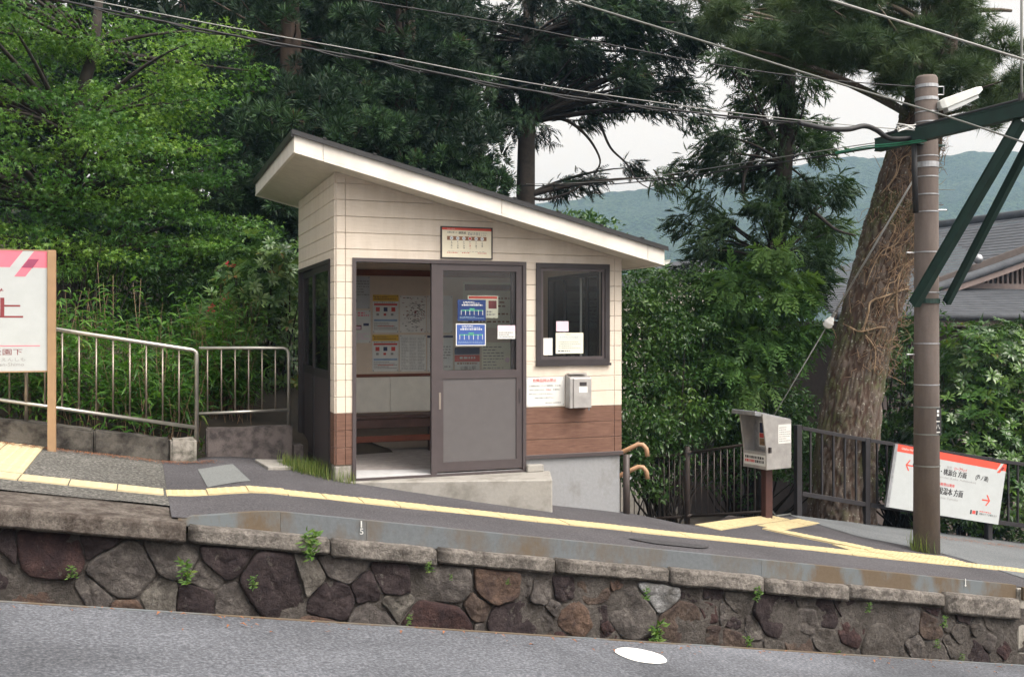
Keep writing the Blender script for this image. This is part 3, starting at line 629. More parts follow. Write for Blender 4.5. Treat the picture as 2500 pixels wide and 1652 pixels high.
# window in the right-hand wall (seen through the front one)
WR = rim('window', 'frame_dark', .345, 1.745, 1.005, 1.995, HX - .09, HX + .01, .045, HUT, axis='x')
mb = MB(); mb.box(HX - .05, HX - .046, .4, 1.7, 1.05, 1.95); mb.build('pane', M['glass'], WR)
for y in (.7, .86, 1.3): 
    mb = MB(); mb.box(HX - .066, HX - .052, y, y + (.02 if y == .86 else .05), 1.05, 1.95); mb.build('sash_bar', M['lamp_white' if y == .86 else 'frame_dark'], WR)
# handrail post and rails at the right corner of the hut, leading down the steps
HR = thing('stair_handrail', (3.0, .02, -.5), 'orange double handrail on a brown post at the corner of the hut', 'handrail')
mb = MB(); mb.tube([(2.985, -.02, -.62), (2.985, -.02, .1)], .035, 10); mb.build('post', M['fence_brown'], HR, smooth=True)
for z in (.105, -.13):
    a = at('y', .25, 1518, 1100); p0 = (3.02, .2, z - .02); p1 = (3.2, .13, z + .075); p2 = (3.245, .11, z + .07); p3 = (3.275, .09, z + .03); p4 = (3.285, .085, z - .05)
    mb = MB(); mb.tube([(2.95, .6, z - .1), p0, p1, p2, p3, p4], .024, 10); mb.build('rail', M['handrail_orange'], HR, smooth=True)
    mb = MB(); mb.tube([(2.99, .03, z - .16), (3.03, .1, z - .09), (3.13, .15, z - .035)], .011, 6); mb.build('bracket', M['galv'], HR)
# bench
BN = thing('bench', (1.4, 1.9, 0), 'dark wooden bench along the rear wall inside the hut', 'bench')
for y0, y1, z0, z1 in ((1.72, 1.9, .385, .425), (1.905, 2.09, .385, .425)):
    mb = MB(); mb.box(.09, 2.8, y0, y1, z0, z1); mb.build('seat_plank', M['wood_bench'], BN, bevel=.004)
mb = MB(); mb.box(.09, 2.8, 1.735, 1.755, .28, .38); mb.build('front_rail', M['wood_bench'], BN, bevel=.003)
mb = MB(); mb.box(.09, 2.8, 1.78, 1.8, .12, .19); mb.build('lower_rail', M['wood_red'], BN, bevel=.003)
for x in (.12, 1.4, 2.7):
    mb = MB(); mb.box(x, x + .06, 1.8, 1.86, 0, .384); mb.build('leg', M['wood_bench'], BN)

# ------------------------------------------------------------------ signs and papers on and in the hut
def flat_thing(fl, name, origin, label, cat, group=None, **kw): return tag(fl.build(name, origin, **kw), label, cat, group)
FS = thing('fare_sign', (1.26, -.03, 2.07), 'framed fare table sign with six station dots above the hut door', 'sign')
g = Flat(.5, .285, 'sign_cream'); g.rect(0, .262, .5, .285, 'sign_red').text('Odakyu Hakone', .05, .267, .011, 'paper')
g.text('公園上駅', .05, .232, .017, 'ink_black').text('の', .135, .233, .012, 'ink_black').text('運賃表', .165, .226, .024, 'ink_black', bold=.001).lines(.26, .215, .45, .246, 3, 'ink_grey', .014)
g.rect(.05, .166, .45, .204, 'ink_brown')
for i, nm in enumerate(('早雲山', '上強羅', '中強羅', '公園上', '公園下', '強羅')):
    u = .095 + .062 * i; r = nm == '公園上'; g.disc(u, .185, .018, 'paper', 2); g.disc(u, .185, .0125 if r else .006, 'sign_red' if r else 'ink_lightblue', 3)
    g.rect(u - .004, .148, u + .004, .158, 'ink_grey')
    for j, ch in enumerate(nm): g.text(ch, u - .007, .128 - .021 * j, .015, 'ink_red' if r else 'ink_black')
g.lines(.06, .056, .44, .066, 1, 'ink_grey', .02, .3).lines(.05, .04, .16, .052, 1, 'ink_red', .01).lines(.2, .04, .28, .052, 1, 'ink_red', .01).lines(.36, .04, .45, .052, 1, 'ink_red', .01)
g.build('board', (1.012, -.03, 2.076), parent=FS); rim('frame', 'frame_dark', 1.0, 1.524, 2.064, 2.373, -.034, -.017, .012, FS)
g = Flat(.41, .29); g.text('危険品持込禁止', .065, .238, .034, 'ink_red', bold=.0015)
for i, t in enumerate(('火薬類を除くマッチ爆発物、その他', '法令に定められた', '持ち込むことはできません。')): g.text(t, .025, .193 - .04 * i, .018, 'ink_black', wd=(.34, .165, .255)[i])
g.text('危険品', .205, .153, .018, 'ink_red').text('を車内に', .285, .153, .018, 'ink_black').text('詳細は係員にお尋ね下さい。', .085, .075, .015, 'ink_black', wd=.21).text('株式会社 小田急箱根', .2, .025, .013, 'ink_black', wd=.17)
for u, w in ((.012, .012), (.398, .012), (.012, .278), (.398, .278)): g.disc(u, w, .005, 'ink_grey', 3)
flat_thing(g, 'warning_sign', (1.884, -.021, .622), 'white warning sign with red heading under the hut window', 'sign')
CB = thing('ticket_box', (2.41, -.1, .6), 'small stainless steel collection box on the hut wall beside the warning sign', 'box')
mb = MB(); mb.prism([(2.3, -.14, .6), (2.3, -.02, .6), (2.3, -.02, .935), (2.3, -.14, .9)], (.235, 0, 0)); mb.build('body', M['box_steel'], CB, bevel=.004)
mb = MB(); mb.box(2.335, 2.53, -.152, -.141, .605, .895); mb.build('front_cover', M['box_steel'], CB, bevel=.003)
mb = MB(); mb.box(2.4, 2.475, -.156, -.1521, .825, .86); mb.build('slot', M['frame_dark'], CB)
g = Flat(.095, .06, 'paper', .001); g.rect(0, 0, .095, .03, 'paper'); g.build('sticker', (2.39, -.1545, .755), parent=CB)
mb = MB(); mb.box(2.31, 2.5, -.1, -.03, .9365, .947); mb.build('lid', M['box_steel'], CB)
mb = MB(); mb.tube([(2.51, -.13, .6), (2.51, -.13, .575)], .008, 6); mb.build('hasp', M['galv'], CB)
# papers on the rear wall
def wallpaper(name, px0, py0, px1, py1, label, base, fn=None, y=2.107, cat='poster', group=None):
    a, b = at('y', y, px0, py1), at('y', y, px1, py0); W, H = b[0] - a[0], b[2] - a[2]; g = Flat(W, H, base)
    if fn: fn(g, W, H)
    for u, w in ((.012, .012), (W - .012, .012), (.012, H - .012), (W - .012, H - .012)): g.disc(u, w, .005, 'ink_black', 4)
    return flat_thing(g, name, (a[0], y, a[2]), label, cat, group)
def yellow(top):
    def fn(g, W, H):
        g.rect(0, H * .83, W, H, 'ink_yellow').lines(W * .06, H * .86, W * .9, H * .97, 2, 'ink_brown', .02)
        g.rect(W * .05, H * .72, W * .95, H * .77, 'ink_red').lines(W * .05, H * .78, W * .9, H * .82, 1, 'ink_grey', .015)
        for i, c in enumerate(('ink_red', 'ink_navy', 'ink_red')): g.rect(W * (.12 + .3 * i), H * .56, W * (.27 + .3 * i), H * .67, c); g.rect(W * (.14 + .28 * i), H * .45, W * (.24 + .28 * i), H * .51, ('ink_grey', 'ink_red', 'ink_grey')[i])
        g.rect(W * .05, H * .3, W * .95, H * .355, 'ink_lightblue').lines(W * .05, H * .07, W * .95, H * .28, 5, 'ink_grey', .012, .5, seed=top).lines(W * .2, H * .15, W * .8, H * .2, 1, 'ink_red', .012, .5, 2)
    return fn
wallpaper('notice_poster', 860, 675, 903, 753, 'pale grey notice high on the hut rear wall beside the door jamb', 'paper_grey', lambda g, W, H: g.lines(W * .1, H * .4, W * .95, H * .9, 6, 'ink_grey', .02, .4).rect(W * .12, H * .2, W * .25, H * .3, 'ink_navy'))
wallpaper('notice_poster', 860, 757, 905, 837, 'pinkish white notice with dark photos below the grey notice', 'paper', lambda g, W, H: g.lines(W * .3, H * .8, W * .9, H * .95, 2, 'sign_pink', .02).rect(W * .15, H * .4, W * .5, H * .54, 'ink_maroon').rect(W * .2, H * .42, W * .45, H * .5, 'paper_pink', 2).rect(W * .6, H * .52, W * .9, H * .6, 'ink_navy').lines(W * .1, H * .1, W * .9, H * .3, 4, 'paper_pink', .02))
wallpaper('yellow_poster', 910, 720, 973, 812, 'upper yellow headed safety poster on the hut rear wall', 'paper', yellow(1))
wallpaper('yellow_poster', 909, 817, 973, 907, 'lower yellow headed safety poster just above the red rail', 'paper', yellow(2))
def mapart(g, W, H):
    r = random.Random(5)
    for _ in range(170):
        u = min(max(r.gauss(.55, .2), .05), .92) * W; w = min(max(r.gauss(.52, .22), .05), .93) * H; L = r.uniform(.008, .03); g.rect(u, w, min(u + L, W * .97), w + r.uniform(.003, .01), r.choice(['ink_grey', 'ink_grey', 'ink_black', 'ink_maroon']), r.choice([1, 2, 3]))
wallpaper('map_poster', 976, 722, 1040, 812, 'grey map sheet right of the upper yellow poster', 'paper_map', mapart)
wallpaper('timetable_poster', 976, 817, 1040, 907, 'white timetable of fine print under the grey map sheet', 'paper', lambda g, W, H: [g.lines(W * (.06 + .31 * c), H * .05, W * (.33 + .31 * c), H * .95, 22, 'ink_grey', .016, .35, seed=c + 3) for c in range(3)])
wallpaper('notice_poster', 1042, 722, 1105, 812, 'brownish print notice half hidden behind the door stile, upper one', 'paper_map', lambda g, W, H: g.lines(W * .15, H * .1, W * .6, H * .9, 12, 'ink_brown', .02, .5))
wallpaper('notice_poster', 1043, 817, 1106, 907, 'white notice with dark teal header behind the door stile', 'paper', lambda g, W, H: g.rect(0, H * .92, W, H * .98, 'ink_navy').lines(W * .1, H * .1, W * .9, H * .8, 9, 'ink_grey', .03, .4))
wallpaper('route_poster', 1130, 690, 1256, 800, 'large brown poster with red header seen through the door glass', 'paper_cream', lambda g, W, H: g.rect(W * .04, H * .82, W * .96, H * .95, 'wood_red').lines(W * .1, H * .1, W * .9, H * .7, 7, 'ink_brown', .04, .4))
wallpaper('red_poster', 1110, 848, 1171, 908, 'navy and red poster low behind the door glass', 'paper', lambda g, W, H: g.rect(0, H * .72, W, H, 'ink_navy').rect(0, H * .42, W, H * .7, 'ink_red').lines(W * .2, H * .52, W * .82, H * .62, 1, 'paper', .03, .8, 2).text('公園上駅', W * .22, H * .08, .045, 'ink_black').lines(W * .1, H * .3, W * .9, H * .4, 1, 'ink_brown', .02))
wallpaper('notice_poster', 1176, 835, 1252, 908, 'pale notice with a round stamp beside the red poster', 'paper_cream', lambda g, W, H: g.lines(W * .05, H * .1, W * .7, H * .9, 8, 'ink_grey', .03, .35).disc(W * .82, H * .4, .03, 'paper_pink', 2))
# papers stuck to the glass
def onglass(name, px0, py0, px1, py1, y, label, base, fn=None, cat='notice', group=None):
    a, b = at('y', y, px0, py1), at('y', y, px1, py0); W, H = b[0] - a[0], b[2] - a[2]; g = Flat(W, H, base, .001)
    if fn: fn(g, W, H)
    return flat_thing(g, name, (a[0], y, a[2]), label, cat, group)
def blue(edge):
    def fn(g, W, H):
        if edge: g.rect(W * .03, H * .04, W * .97, H * .96, 'ink_blue', 1)
        g.lines(W * .2, H * .8, W * .8, H * .94, 2, 'paper', .016, .4, 2).lines(W * .15, H * .7, W * .88, H * .79, 1, 'paper', .014, .6, 2, seed=4)
        g.rect(W * .12, H * .47, W * .9, H * .52, 'ink_green', 2).rect(W * .42, H * .53, W * .6, H * .6, 'ink_green', 2)
        for i in range(6): g.rect(W * (.12 + .152 * i), H * .28, W * (.135 + .152 * i), H * .5, 'paper', 3)
        g.lines(W * .08, H * .1, W * .92, H * .22, 2, 'ink_lightblue', .012, .4, 2, seed=8)
    return fn
onglass('blue_notice', 1117, 732, 1186, 783, .0035, 'plain edged blue notice taped on the door glass, upper of two', 'ink_blue', blue(0))
onglass('blue_notice', 1113, 790, 1186, 844, -.002, 'white bordered blue notice on the door glass, lower of two', 'paper', blue(1))
onglass('small_notice', 1215, 794, 1258, 827, -.002, 'small pink topped white slip at the right of the door glass', 'paper', lambda g, W, H: g.rect(0, H * .6, W, H, 'paper_pink').lines(W * .06, H * .08, W * .94, H * .55, 3, 'ink_grey', .012, .5, seed=2))
onglass('leaflet', 1142, 722, 1216, 776, .012, 'white leaflet with orange red heading peeking from behind the blue notice', 'paper_cream', lambda g, W, H: g.rect(W * .03, H * .86, W * .97, H * .97, 'sign_red').rect(W * .68, H * .42, W * .95, H * .78, 'ink_maroon').lines(W * .62, H * .1, W * .9, H * .34, 2, 'ink_grey', .014))
WL = 'papers in the hut window'
onglass('window_paper', 1358, 784, 1388, 809, -.010, 'small pink paper square in the hut window above the cream notice', 'paper_pink', group=WL)
onglass('window_paper', 1357, 812, 1424, 863, -.010, 'cream printed notice standing in the hut window', 'paper_cream', lambda g, W, H: g.lines(W * .15, H * .7, W * .85, H * .85, 2, 'ink_lightblue', .012, .5).lines(W * .1, H * .22, W * .9, H * .62, 4, 'ink_grey', .012, .35, seed=3).lines(W * .08, H * .08, W * .5, H * .17, 1, 'ink_navy', .02).lines(W * .35, H * .88, W * .55, H * .95, 1, 'ink_grey', .01), group=WL)
onglass('window_paper', 1321, 825, 1349, 867, -.010, 'blank white paper low in the left corner of the hut window', 'paper', group=WL)
# ------------------------------------------------------------------ left side: kerb, low wall, railings, station sign
KB = thing('kerb_wall', (-2.5, .8, .3), 'low mossy dark concrete kerb under the silver railing', 'kerb')
kz = lambda x: .125 - SLOPE * x * 1.0 - .02       # kerb top
for x0, x1 in ((-6.0, -4.6), (-4.6, -3.3), (-3.3, -2.1), (-2.1, -1.43)):
    mb = MB(); mb.hexa([(x, y, z) for z, in ((0,), (1,)) for x, y in ((x0 + .004, .78), (x1 - .004, .78), (x1 - .004, 1.0), (x0 + .004, 1.0))])
    mb.v = [(x, y, kz(x) if z > .5 else pz(x) - .2) for x, y, z in mb.v]
    me = rockify(mb, 4, .02, 6, .015, x0); me.name = 'kerb_stone'; me.materials.append(M['concrete_kerb']); put('kerb_stone', me, KB)
mb = MB(); mb.hexa([(x, y, z) for z in (-.05, kz(-1.3) + .02) for x, y in ((-1.425, .74), (-1.19, .74), (-1.19, 1.0), (-1.425, 1.0))])
me = rockify(mb, 4, .016, 8, .02, 3); me.name = 'end_block'; me.materials.append(M['concrete_block']); put('end_block', me, KB)
LA, LB = at('z', .42, 503, 1046), at('z', .4, 716, 1038)
LA = np.array([-1.08, 1.06]); LB = np.array([-.235, 1.10])
zA, zB = dep(503, 1046, (np.array([*LA, 0]) - CAM) @ FV)[2], dep(716, 1038, (np.array([*LB, 0]) - CAM) @ FV)[2]
LW = thing('low_wall', (-.6, 1.1, .1), 'short dark stained concrete wall between the kerb and the hut', 'wall')
dv = (LB - LA) / np.linalg.norm(LB - LA); nv = np.array([-dv[1], dv[0]]) * .14
mb = MB(); mb.hexa([(*LA, -.2), (*LB, -.2), (*(LB + nv), -.2), (*(LA + nv), -.2), (*LA, zA), (*LB, zB), (*(LB + nv), zB), (*(LA + nv), zA)])
me = rockify(mb, 5, .01, 6, .012, 5); me.name = 'wall_body'; me.materials.append(M['concrete_dark']); put('wall_body', me, LW)
LC = LB + dv * .01; LD_ = LC + dv * .1
mb = MB(); mb.hexa([(*LC, -.3), (*LD_, -.3), (*(LD_ + nv), -.3), (*(LC + nv), -.3), (*LC, zB - .2), (*LD_, zB - .2), (*(LD_ + nv), zB - .2), (*(LC + nv), zB - .2)]); mb.build('wall_stub', M['concrete_dark'], LW, bevel=.01)
# railing along the kerb
YR = .9
R1 = thing('guard_rail', (-2.4, YR, .4), 'long silver pipe railing sloping along the kerb behind the station sign', 'railing', 'silver railings by the bamboo grass')
def onr(px, py): p = at('y', YR, px, py); return Vector(p)
t0, t1 = onr(138, 804), onr(462, 853); tl = t0 + (t0 - t1) * 2.2
e = onr(480, 866); pb = onr(480, 1088)
mb = MB(); mb.tube([tl, t1, t1 + (e - t1) * .35 + Vector((.012, 0, .012)), t1 + (e - t1) * .72 + Vector((.016, 0, .012)), e, Vector((e.x, YR, kz(-1.3) - .02))], .021, 10); mb.build('top_rail', M['steel_rail'], R1, smooth=True)
b0, b1 = onr(0, 976), onr(478, 1043); bl = b0 + (b0 - b1) * .9
mb = MB(); mb.tube([bl, b1], .019, 10); mb.build('bottom_rail', M['steel_rail'], R1, smooth=True)
def zline(a, b, x): return a.z + (b.z - a.z) * (x - a.x) / (b.x - a.x)
bx_ = [onr(p, 900).x for p in (152, 193, 235, 276, 317, 357, 397, 437)]; pit = (bx_[-1] - bx_[0]) / 7
bme = MB().tube([(0, 0, 0), (0, 0, 1)], .0085, 8).mesh('baluster', M['steel_dull'], True)
xs = bx_ + [bx_[0] - pit * k for k in range(1, 14)]
px0 = onr(64, 950).x
for x in xs:
    if abs(x - px0) < .06: continue
    za, zb = zline(b0, b1, x), zline(t0, t1, x); o = put('baluster', bme, R1, (x, YR, za)); o.scale = (1, 1, zb - za)
for x in (px0, px0 - pit * 9.2):
    mb = MB(); mb.tube([(x, YR, kz(x) - .05), (x, YR, zline(t0, t1, x))], .017, 10); mb.build('post', M['steel_dull'], R1, smooth=True)
R2 = thing('guard_rail', (-.6, 1.2, .4), 'short level silver railing standing on the low wall left of the hut', 'railing', 'silver railings by the bamboo grass')
c2 = LA + nv / 2; e2 = LB + nv / 2 - dv * .03; RP = lambda s, z: (*(c2 + (e2 - c2) * s), z)
zt = 1.4 - 50 / F * 10.0; zb = dep(600, 1003, 10.05)[2]
mb = MB(); mb.tube([RP(-.08, zt + .004), RP(.93, zt), RP(.975, zt - .012), RP(.995, zt - .05), RP(1, zt - .12), RP(1, zB - .02)], .017, 10); mb.build('top_rail', M['steel_rail'], R2, smooth=True)
mb = MB(); mb.tube([RP(-.08, zb - .01), RP(.995, zb)], .016, 10); mb.build('bottom_rail', M['steel_rail'], R2, smooth=True)
bm2 = MB().tube([(0, 0, zb), (0, 0, zt)], .0075, 8).mesh('baluster', M['steel_dull'], True)
for k in range(6): put('baluster', bm2, R2, (*RP(.02 + .163 * k, 0)[:2], 0))
# station name sign
SX, SY = -2.44, .62
SS = thing('station_sign', (SX, SY, pz(SX)), 'white station name board with pink band on a tan post at the left edge', 'sign')
p = lambda px, py: at('y', SY, px, py)
w0, w1 = p(116, 1090), p(137, 1090); zt_ = p(126, 611)[2]
mb = MB(); mb.box(w0[0], w1[0], SY - .03, SY + .03, pz(SX) - .08, zt_); mb.build('post', M['post_tan'], SS, bevel=.003)
mb = MB(); mb.box(w0[0] - 1.6, w1[0] - 1.6, SY - .03, SY + .03, pz(SX - 1.6) - .2, zt_); mb.build('post', M['post_tan'], SS, bevel=.003)
BL, BR = p(0, 905), p(116, 905); x1 = BR[0] - .002; x0 = w1[0] - 1.6; zb0, zt0 = p(60, 905)[2], p(60, 612)[2]; W, H = x1 - x0, zt0 - zb0
g = Flat(W, H, 'sign_board', .012)
U = lambda px: p(px, 800)[0] - x0; V = lambda py: p(60, py)[2] - zb0
g.rect(0, V(653), W, H - .002, 'sign_pink')
g.poly([(U(24), V(653)), (U(57), H - .001), (U(84), H - .001), (U(52), V(653))], 'sign_board', 2)
g.poly([(U(35), V(675)), (U(62), V(675)), (U(96), V(632)), (U(70), V(632))], 'sign_pink', 3).poly([(U(52), V(654)), (U(80), V(654)), (U(96), V(632)), (U(70), V(632))], 'sign_plum', 4)
g.text('公園上', U(55) - .98, V(778), V(727) - V(778), 'ink_maroon', 2, wd=.98, bold=.006).text('こうえんかみ', U(9) - .62, V(715), .055, 'ink_maroon', 2, wd=.62)
g.rect(.2, V(845), U(98), V(843), 'sign_pink', 2).text('公園下', U(55) - .245, V(866), V(853) - V(866) + .006, 'ink_maroon', 2, wd=.245).text('こうえんしも', U(62) - .29, V(881), .03, 'ink_grey', 2, wd=.29).text('Koen-Shimo', U(59) - .26, V(893), .03, 'ink_grey', 2, wd=.26)
g.build('board', (x0, SY - .006, zb0), parent=SS)
mb = MB(); mb.box(x0, x1, SY - .01, SY + .012, zt0, zt_ - .0); mb.build('top_trim', M['post_tan'], SS); mb = MB(); mb.box(x0, x1, SY - .01, SY + .012, zb0 - .012, zb0); mb.build('bottom_trim', M['post_tan'], SS)

# ------------------------------------------------------------------ steps down behind the hut, fences
ST = thing('stairway', (4.2, 1.6, -1.0), 'concrete steps dropping away behind the platform beside the hut', 'steps')
du = Vector((math.cos(dg_), math.sin(dg_), 0)); dn = Vector((-math.sin(dg_), math.cos(dg_), 0)); o0 = Vector((3.55, -.3, -.85))
for k in range(9):
    a = o0 + dn * (.12 + .32 * k); zt_k = -1.0 - .17 * k; mb = MB()
    mb.hexa([tuple(Vector((q.x, q.y, z))) for z in (zt_k - .5, zt_k) for q in (a + du * -.2, a + du * 2.75, a + du * 2.75 + dn * .34, a + du * -.2 + dn * .34)]); mb.build('step', M['concrete_dark'], ST, bevel=.008)
TF = thing('tube_fence', (5.3, 2.8, -1.2), 'brown tubular fence with thin bars running down beside the steps', 'fence')
fa, fb = Vector((5.50, 1.30, 0)), Vector((5.0, 4.9, 0))
ft = lambda s: .02 - .185 * s ; L_ = (fb - fa).length; fz = lambda s: -.02 - .205 * s
P_ = lambda s, z: tuple(fa + (fb - fa) * (s / L_) + Vector((0, 0, z)))
segs = [(-.05, 1.38), (1.46, 3.5)]
for s0, s1 in segs:
    mb = MB(); mb.tube([P_(s0, fz(s0)), P_(s1, fz(s1))], .018, 8); mb.build('top_rail', M['fence_brown'], TF, smooth=True)
    mb = MB(); mb.tube([P_(s0, fz(s0) - .86), P_(s1, fz(s1) - .86)], .018, 8); mb.build('bottom_rail', M['fence_brown'], TF, smooth=True)
    n = int((s1 - s0) / .12); tb = MB().tube([(0, 0, -.86), (0, 0, 0)], .007, 6).mesh('bar', M['fence_bar'], True)
    for k in range(1, n): s = s0 + (s1 - s0) * k / n; put('bar', tb, TF, P_(s, fz(s)))
for s in (1.42, 3.54):
    mb = MB(); mb.tube([P_(s, fz(s) - 1.4), P_(s, fz(s) + .08), P_(s, fz(s) + .095)], [.04, .04, .03], 10); mb.build('post', M['fence_brown'], TF, smooth=True)
    for dz in (0, -.86): mb = MB(); mb.tube([P_(s - .09, fz(s - .09) + dz), P_(s + .09, fz(s + .09) + dz)], .026, 8); mb.build('rail_socket', M['fence_bar'], TF, smooth=True)
def plank_fence(label):
    DFc = thing('bar_fence', (6.5, 1.85, -1.1), label, 'fence'); return DFc
BF = plank_fence('dark square bar fence behind the utility pole and direction sign')
posts = [(lambda q: np.array([q[0], q[1], pz(q[0])]))(at('y', yv, p_, 1270)) for p_, yv in ((1948, 1.85), (2115, 1.75), (2413, 1.6))]
p3 = posts[2] + (posts[2] - posts[1]) * 1.05; posts.append(p3)
tops = [dep(1948, 1037, (posts[0] - CAM) @ FV)[2], dep(2115, 1068, (posts[1] - CAM) @ FV)[2], dep(2413, 1115, (posts[2] - CAM) @ FV)[2]]; tops.append(tops[2] * 2 - tops[1] - .0)
for q, zt_k in zip(posts, tops):
    mb = MB(); mb.box(q[0] - .04, q[0] + .04, q[1] - .04, q[1] + .04, q[2] - .3, zt_k); mb.build('post', M['fence_black'], BF, bevel=.004)
for (q0, z0), (q1, z1) in zip(list(zip(posts, tops))[:-1], list(zip(posts, tops))[1:]):
    a, b = Vector((q0[0], q0[1] - .02, z0 - .03)), Vector((q1[0], q1[1] - .02, z1 - .03)); d_ = (b - a).normalized()
    for dz, h in ((0, .05), (-.87, .06)):
        mb = MB(); mb.bar(a + d_ * .042 + Vector((0, 0, dz)), b - d_ * .042 + Vector((0, 0, dz)), .045, h); mb.build('rail', M['fence_black'], BF, bevel=.003)
    n = max(4, int((b - a).length / .155)); bm_ = MB().box(-.012, .012, -.012, .012, -.84, -.025).mesh('bar', M['fence_black'])
    for k in range(1, n): put('bar', bm_, BF, a + (b - a) * (k / n))
# direction sign hung on the fence
yS = 1.5
s00, s10, s11, s01 = [Vector(at('y', yS, *q)) for q in ((2167, 1237), (2437, 1280), (2458, 1131), (2190, 1083))]
ux = (s10 - s00).normalized(); wz = (s01 - s00); wz = (wz - ux * 0); W, H = (s10 - s00).length, wz.length
DS = thing('direction_sign', tuple((s00 + s10) / 2), 'tilted white direction sign with red band and arrows on the dark fence', 'sign')
g = Flat(W, H, 'sign_board', .02)
g.rect(0, H * .885, W, H, 'sign_red').poly([(W * .915, H * .885), (W * .94, H * .885), (W * .97, H), (W * .945, H)], 'sign_board', 2).poly([(W * .918, H * .84), (W * .945, H * .84), (W * .985, H * .955), (W * .96, H * .955)], 'sign_red', 3).poly([(W * .943, H * .885), (W * .965, H * .885), (W * .985, H * .945), (W * .963, H * .945)], 'ink_maroon', 4)
g.text('Odakyu Hakone', W * .045, H * .918, H * .045, 'paper')
def arrow(cx, cy, s, sg):
    g.poly([(cx - sg * s, cy - s * .13), (cx + sg * s * .6, cy - s * .13), (cx + sg * s * .6, cy + s * .13), (cx - sg * s, cy + s * .13)], 'sign_red', 2)
    for q in (1, -1): g.poly([(cx + sg * s, cy), (cx + sg * s * .66, cy), (cx - sg * .08 * s, cy + q * s), (cx + sg * .26 * s, cy + q * s)], 'sign_red', 3)
arrow(W * .135, H * .7, .072, -1); arrow(W * .855, H * .36, .075, 1)
g.text('箱根', W * .46, H * .755, .042, 'ink_grey').text('ロープウェイ', W * .53, H * .755, .045, 'ink_red', wd=.22, bold=.003).text('早雲山', W * .2, H * .655, .085, 'ink_black').text('・桃源台 方面', W * .41, H * .65, .085, 'ink_black', bold=.007, wd=.46).text('(芦ノ湖)', W * .73, H * .65, .085, 'ink_black', wd=.23, bold=.004)
g.text('Sounzan / Togendai (Lake Ashinoko)', W * .2, H * .585, .036, 'ink_grey', wd=W * .54).text('箱根登山電車', W * .4, H * .475, .042, 'ink_red', wd=.3, bold=.003).text('強羅・', W * .2, H * .345, .085, 'ink_black').text('箱根湯本 方面', W * .37, H * .335, .1, 'ink_black', bold=.008, wd=.52)
g.text('Gora / Hakone-Yumoto', W * .3, H * .265, .036, 'ink_grey', wd=W * .3).rect(W * .725, H * .1, W * .74, H * .17, 'ink_black').rect(W * .78, H * .1, W * .795, H * .17, 'ink_black').rect(W * .745, H * .11, W * .775, H * .165, 'ink_red', 2)
g.text('両側のドアが開きます', W * .81, H * .11, .032, 'ink_black', wd=W * .165).lines(W * .81, H * .155, W * .92, H * .18, 1, 'ink_red', .02)
g.build('panel', s00, ux, wz, DS)
mb = MB(); mb.bar(s00 + Vector((-.018, 0, 0)), s01 + Vector((-.018, 0, 0)), .05, .03, (0, 1, 0)); mb.build('side_trim', M['galv'], DS)
# ticket reader box on its post
TB = thing('ticket_reader', (5.62, 1.27, -.95), 'grey metal ticket box with hooded front on a dark red post', 'ticket box')
bp = plat(1873, 1264); D = (bp - CAM) @ FV; zb_ = dep(1850, 1140, D)[2]; zt_b = dep(1850, 1005, D)[2]
mb = MB(); mb.box(bp[0] - .055, bp[0] + .045, bp[1] - .05, bp[1] + .05, bp[2] - .2, zb_); mb.build('post', M['post_red'], TB, bevel=.004)
an = math.radians(-38); ca, sa = math.cos(an), math.sin(an)     # local f = front direction (towards the left), s = depth away
fr = Vector((-.985, -.17, 0)).normalized(); sd_ = Vector((.17, -.985, 0)).normalized(); cB = Vector((bp[0] + .0, bp[1] + .02, zb_)); Hh = zt_b - zb_
def LP(f, s, z): return tuple(cB + fr * f + sd_ * s + Vector((0, 0, z)))
w = .2
for s in (-w, w - .02):
    mb = MB(); mb.prism([LP(.19, s, .0), LP(-.22, s, 0), LP(-.22, s, Hh * .86), LP(.26, s, Hh * 1.0), LP(.19, s, Hh * .3)], sd_ * .02); mb.build('side_plate', M['box_steel'], TB, bevel=.003)
mb = MB(); mb.prism([LP(.19, -w + .021, 0), LP(-.22, -w + .021, 0), LP(-.22, -w + .021, Hh * .3), LP(.19, -w + .021, Hh * .3)], sd_ * (2 * w - .042)); mb.build('base_case', M['box_steel'], TB, bevel=.003)
mb = MB(); mb.prism([LP(.02, -w + .021, Hh * .301), LP(-.22, -w + .021, Hh * .301), LP(-.22, -w + .021, Hh * .85), LP(.02, -w + .021, Hh * .9)], sd_ * (2 * w - .042)); mb.build('reader_case', M['galv'], TB)
mb = MB(); mb.prism([LP(.36, -w - .02, Hh * .97), LP(-.23, -w - .02, Hh * .862), LP(-.23, -w - .02, Hh * .875), LP(.34, -w - .02, Hh * 1.05), LP(.36, -w - .02, Hh * 1.04)], sd_ * (2 * w + .0)); mb.build('hood', M['galv'], TB, bevel=.003)
g = Flat(.2, Hh * .46, 'paper', .001); hh = Hh * .46; g.rect(.01, hh * .55, .19, hh * .95, 'ink_navy').rect(.01, hh * .36, .19, hh * .54, 'ink_red').rect(.01, .02, .19, hh * .34, 'post_tan').text('公園上駅', .03, hh * .12, .03, 'ink_black', 3, wd=.13)
g.build('instruction_card', LP(.024, -.1, Hh * .36), sd_, (0, 0, 1), TB)
g = Flat(.36, Hh * .19, 'paper', .002); g.lines(.02, Hh * .1, .34, Hh * .165, 1, 'ink_black', .018, .7).lines(.02, Hh * .03, .18, Hh * .1, 1, 'ink_red', .018, .7).lines(.19, Hh * .03, .34, Hh * .1, 1, 'ink_black', .018, .7, seed=4); g.build('front_sticker', LP(.193, -.18, Hh * .06), sd_, (0, 0, 1), TB)
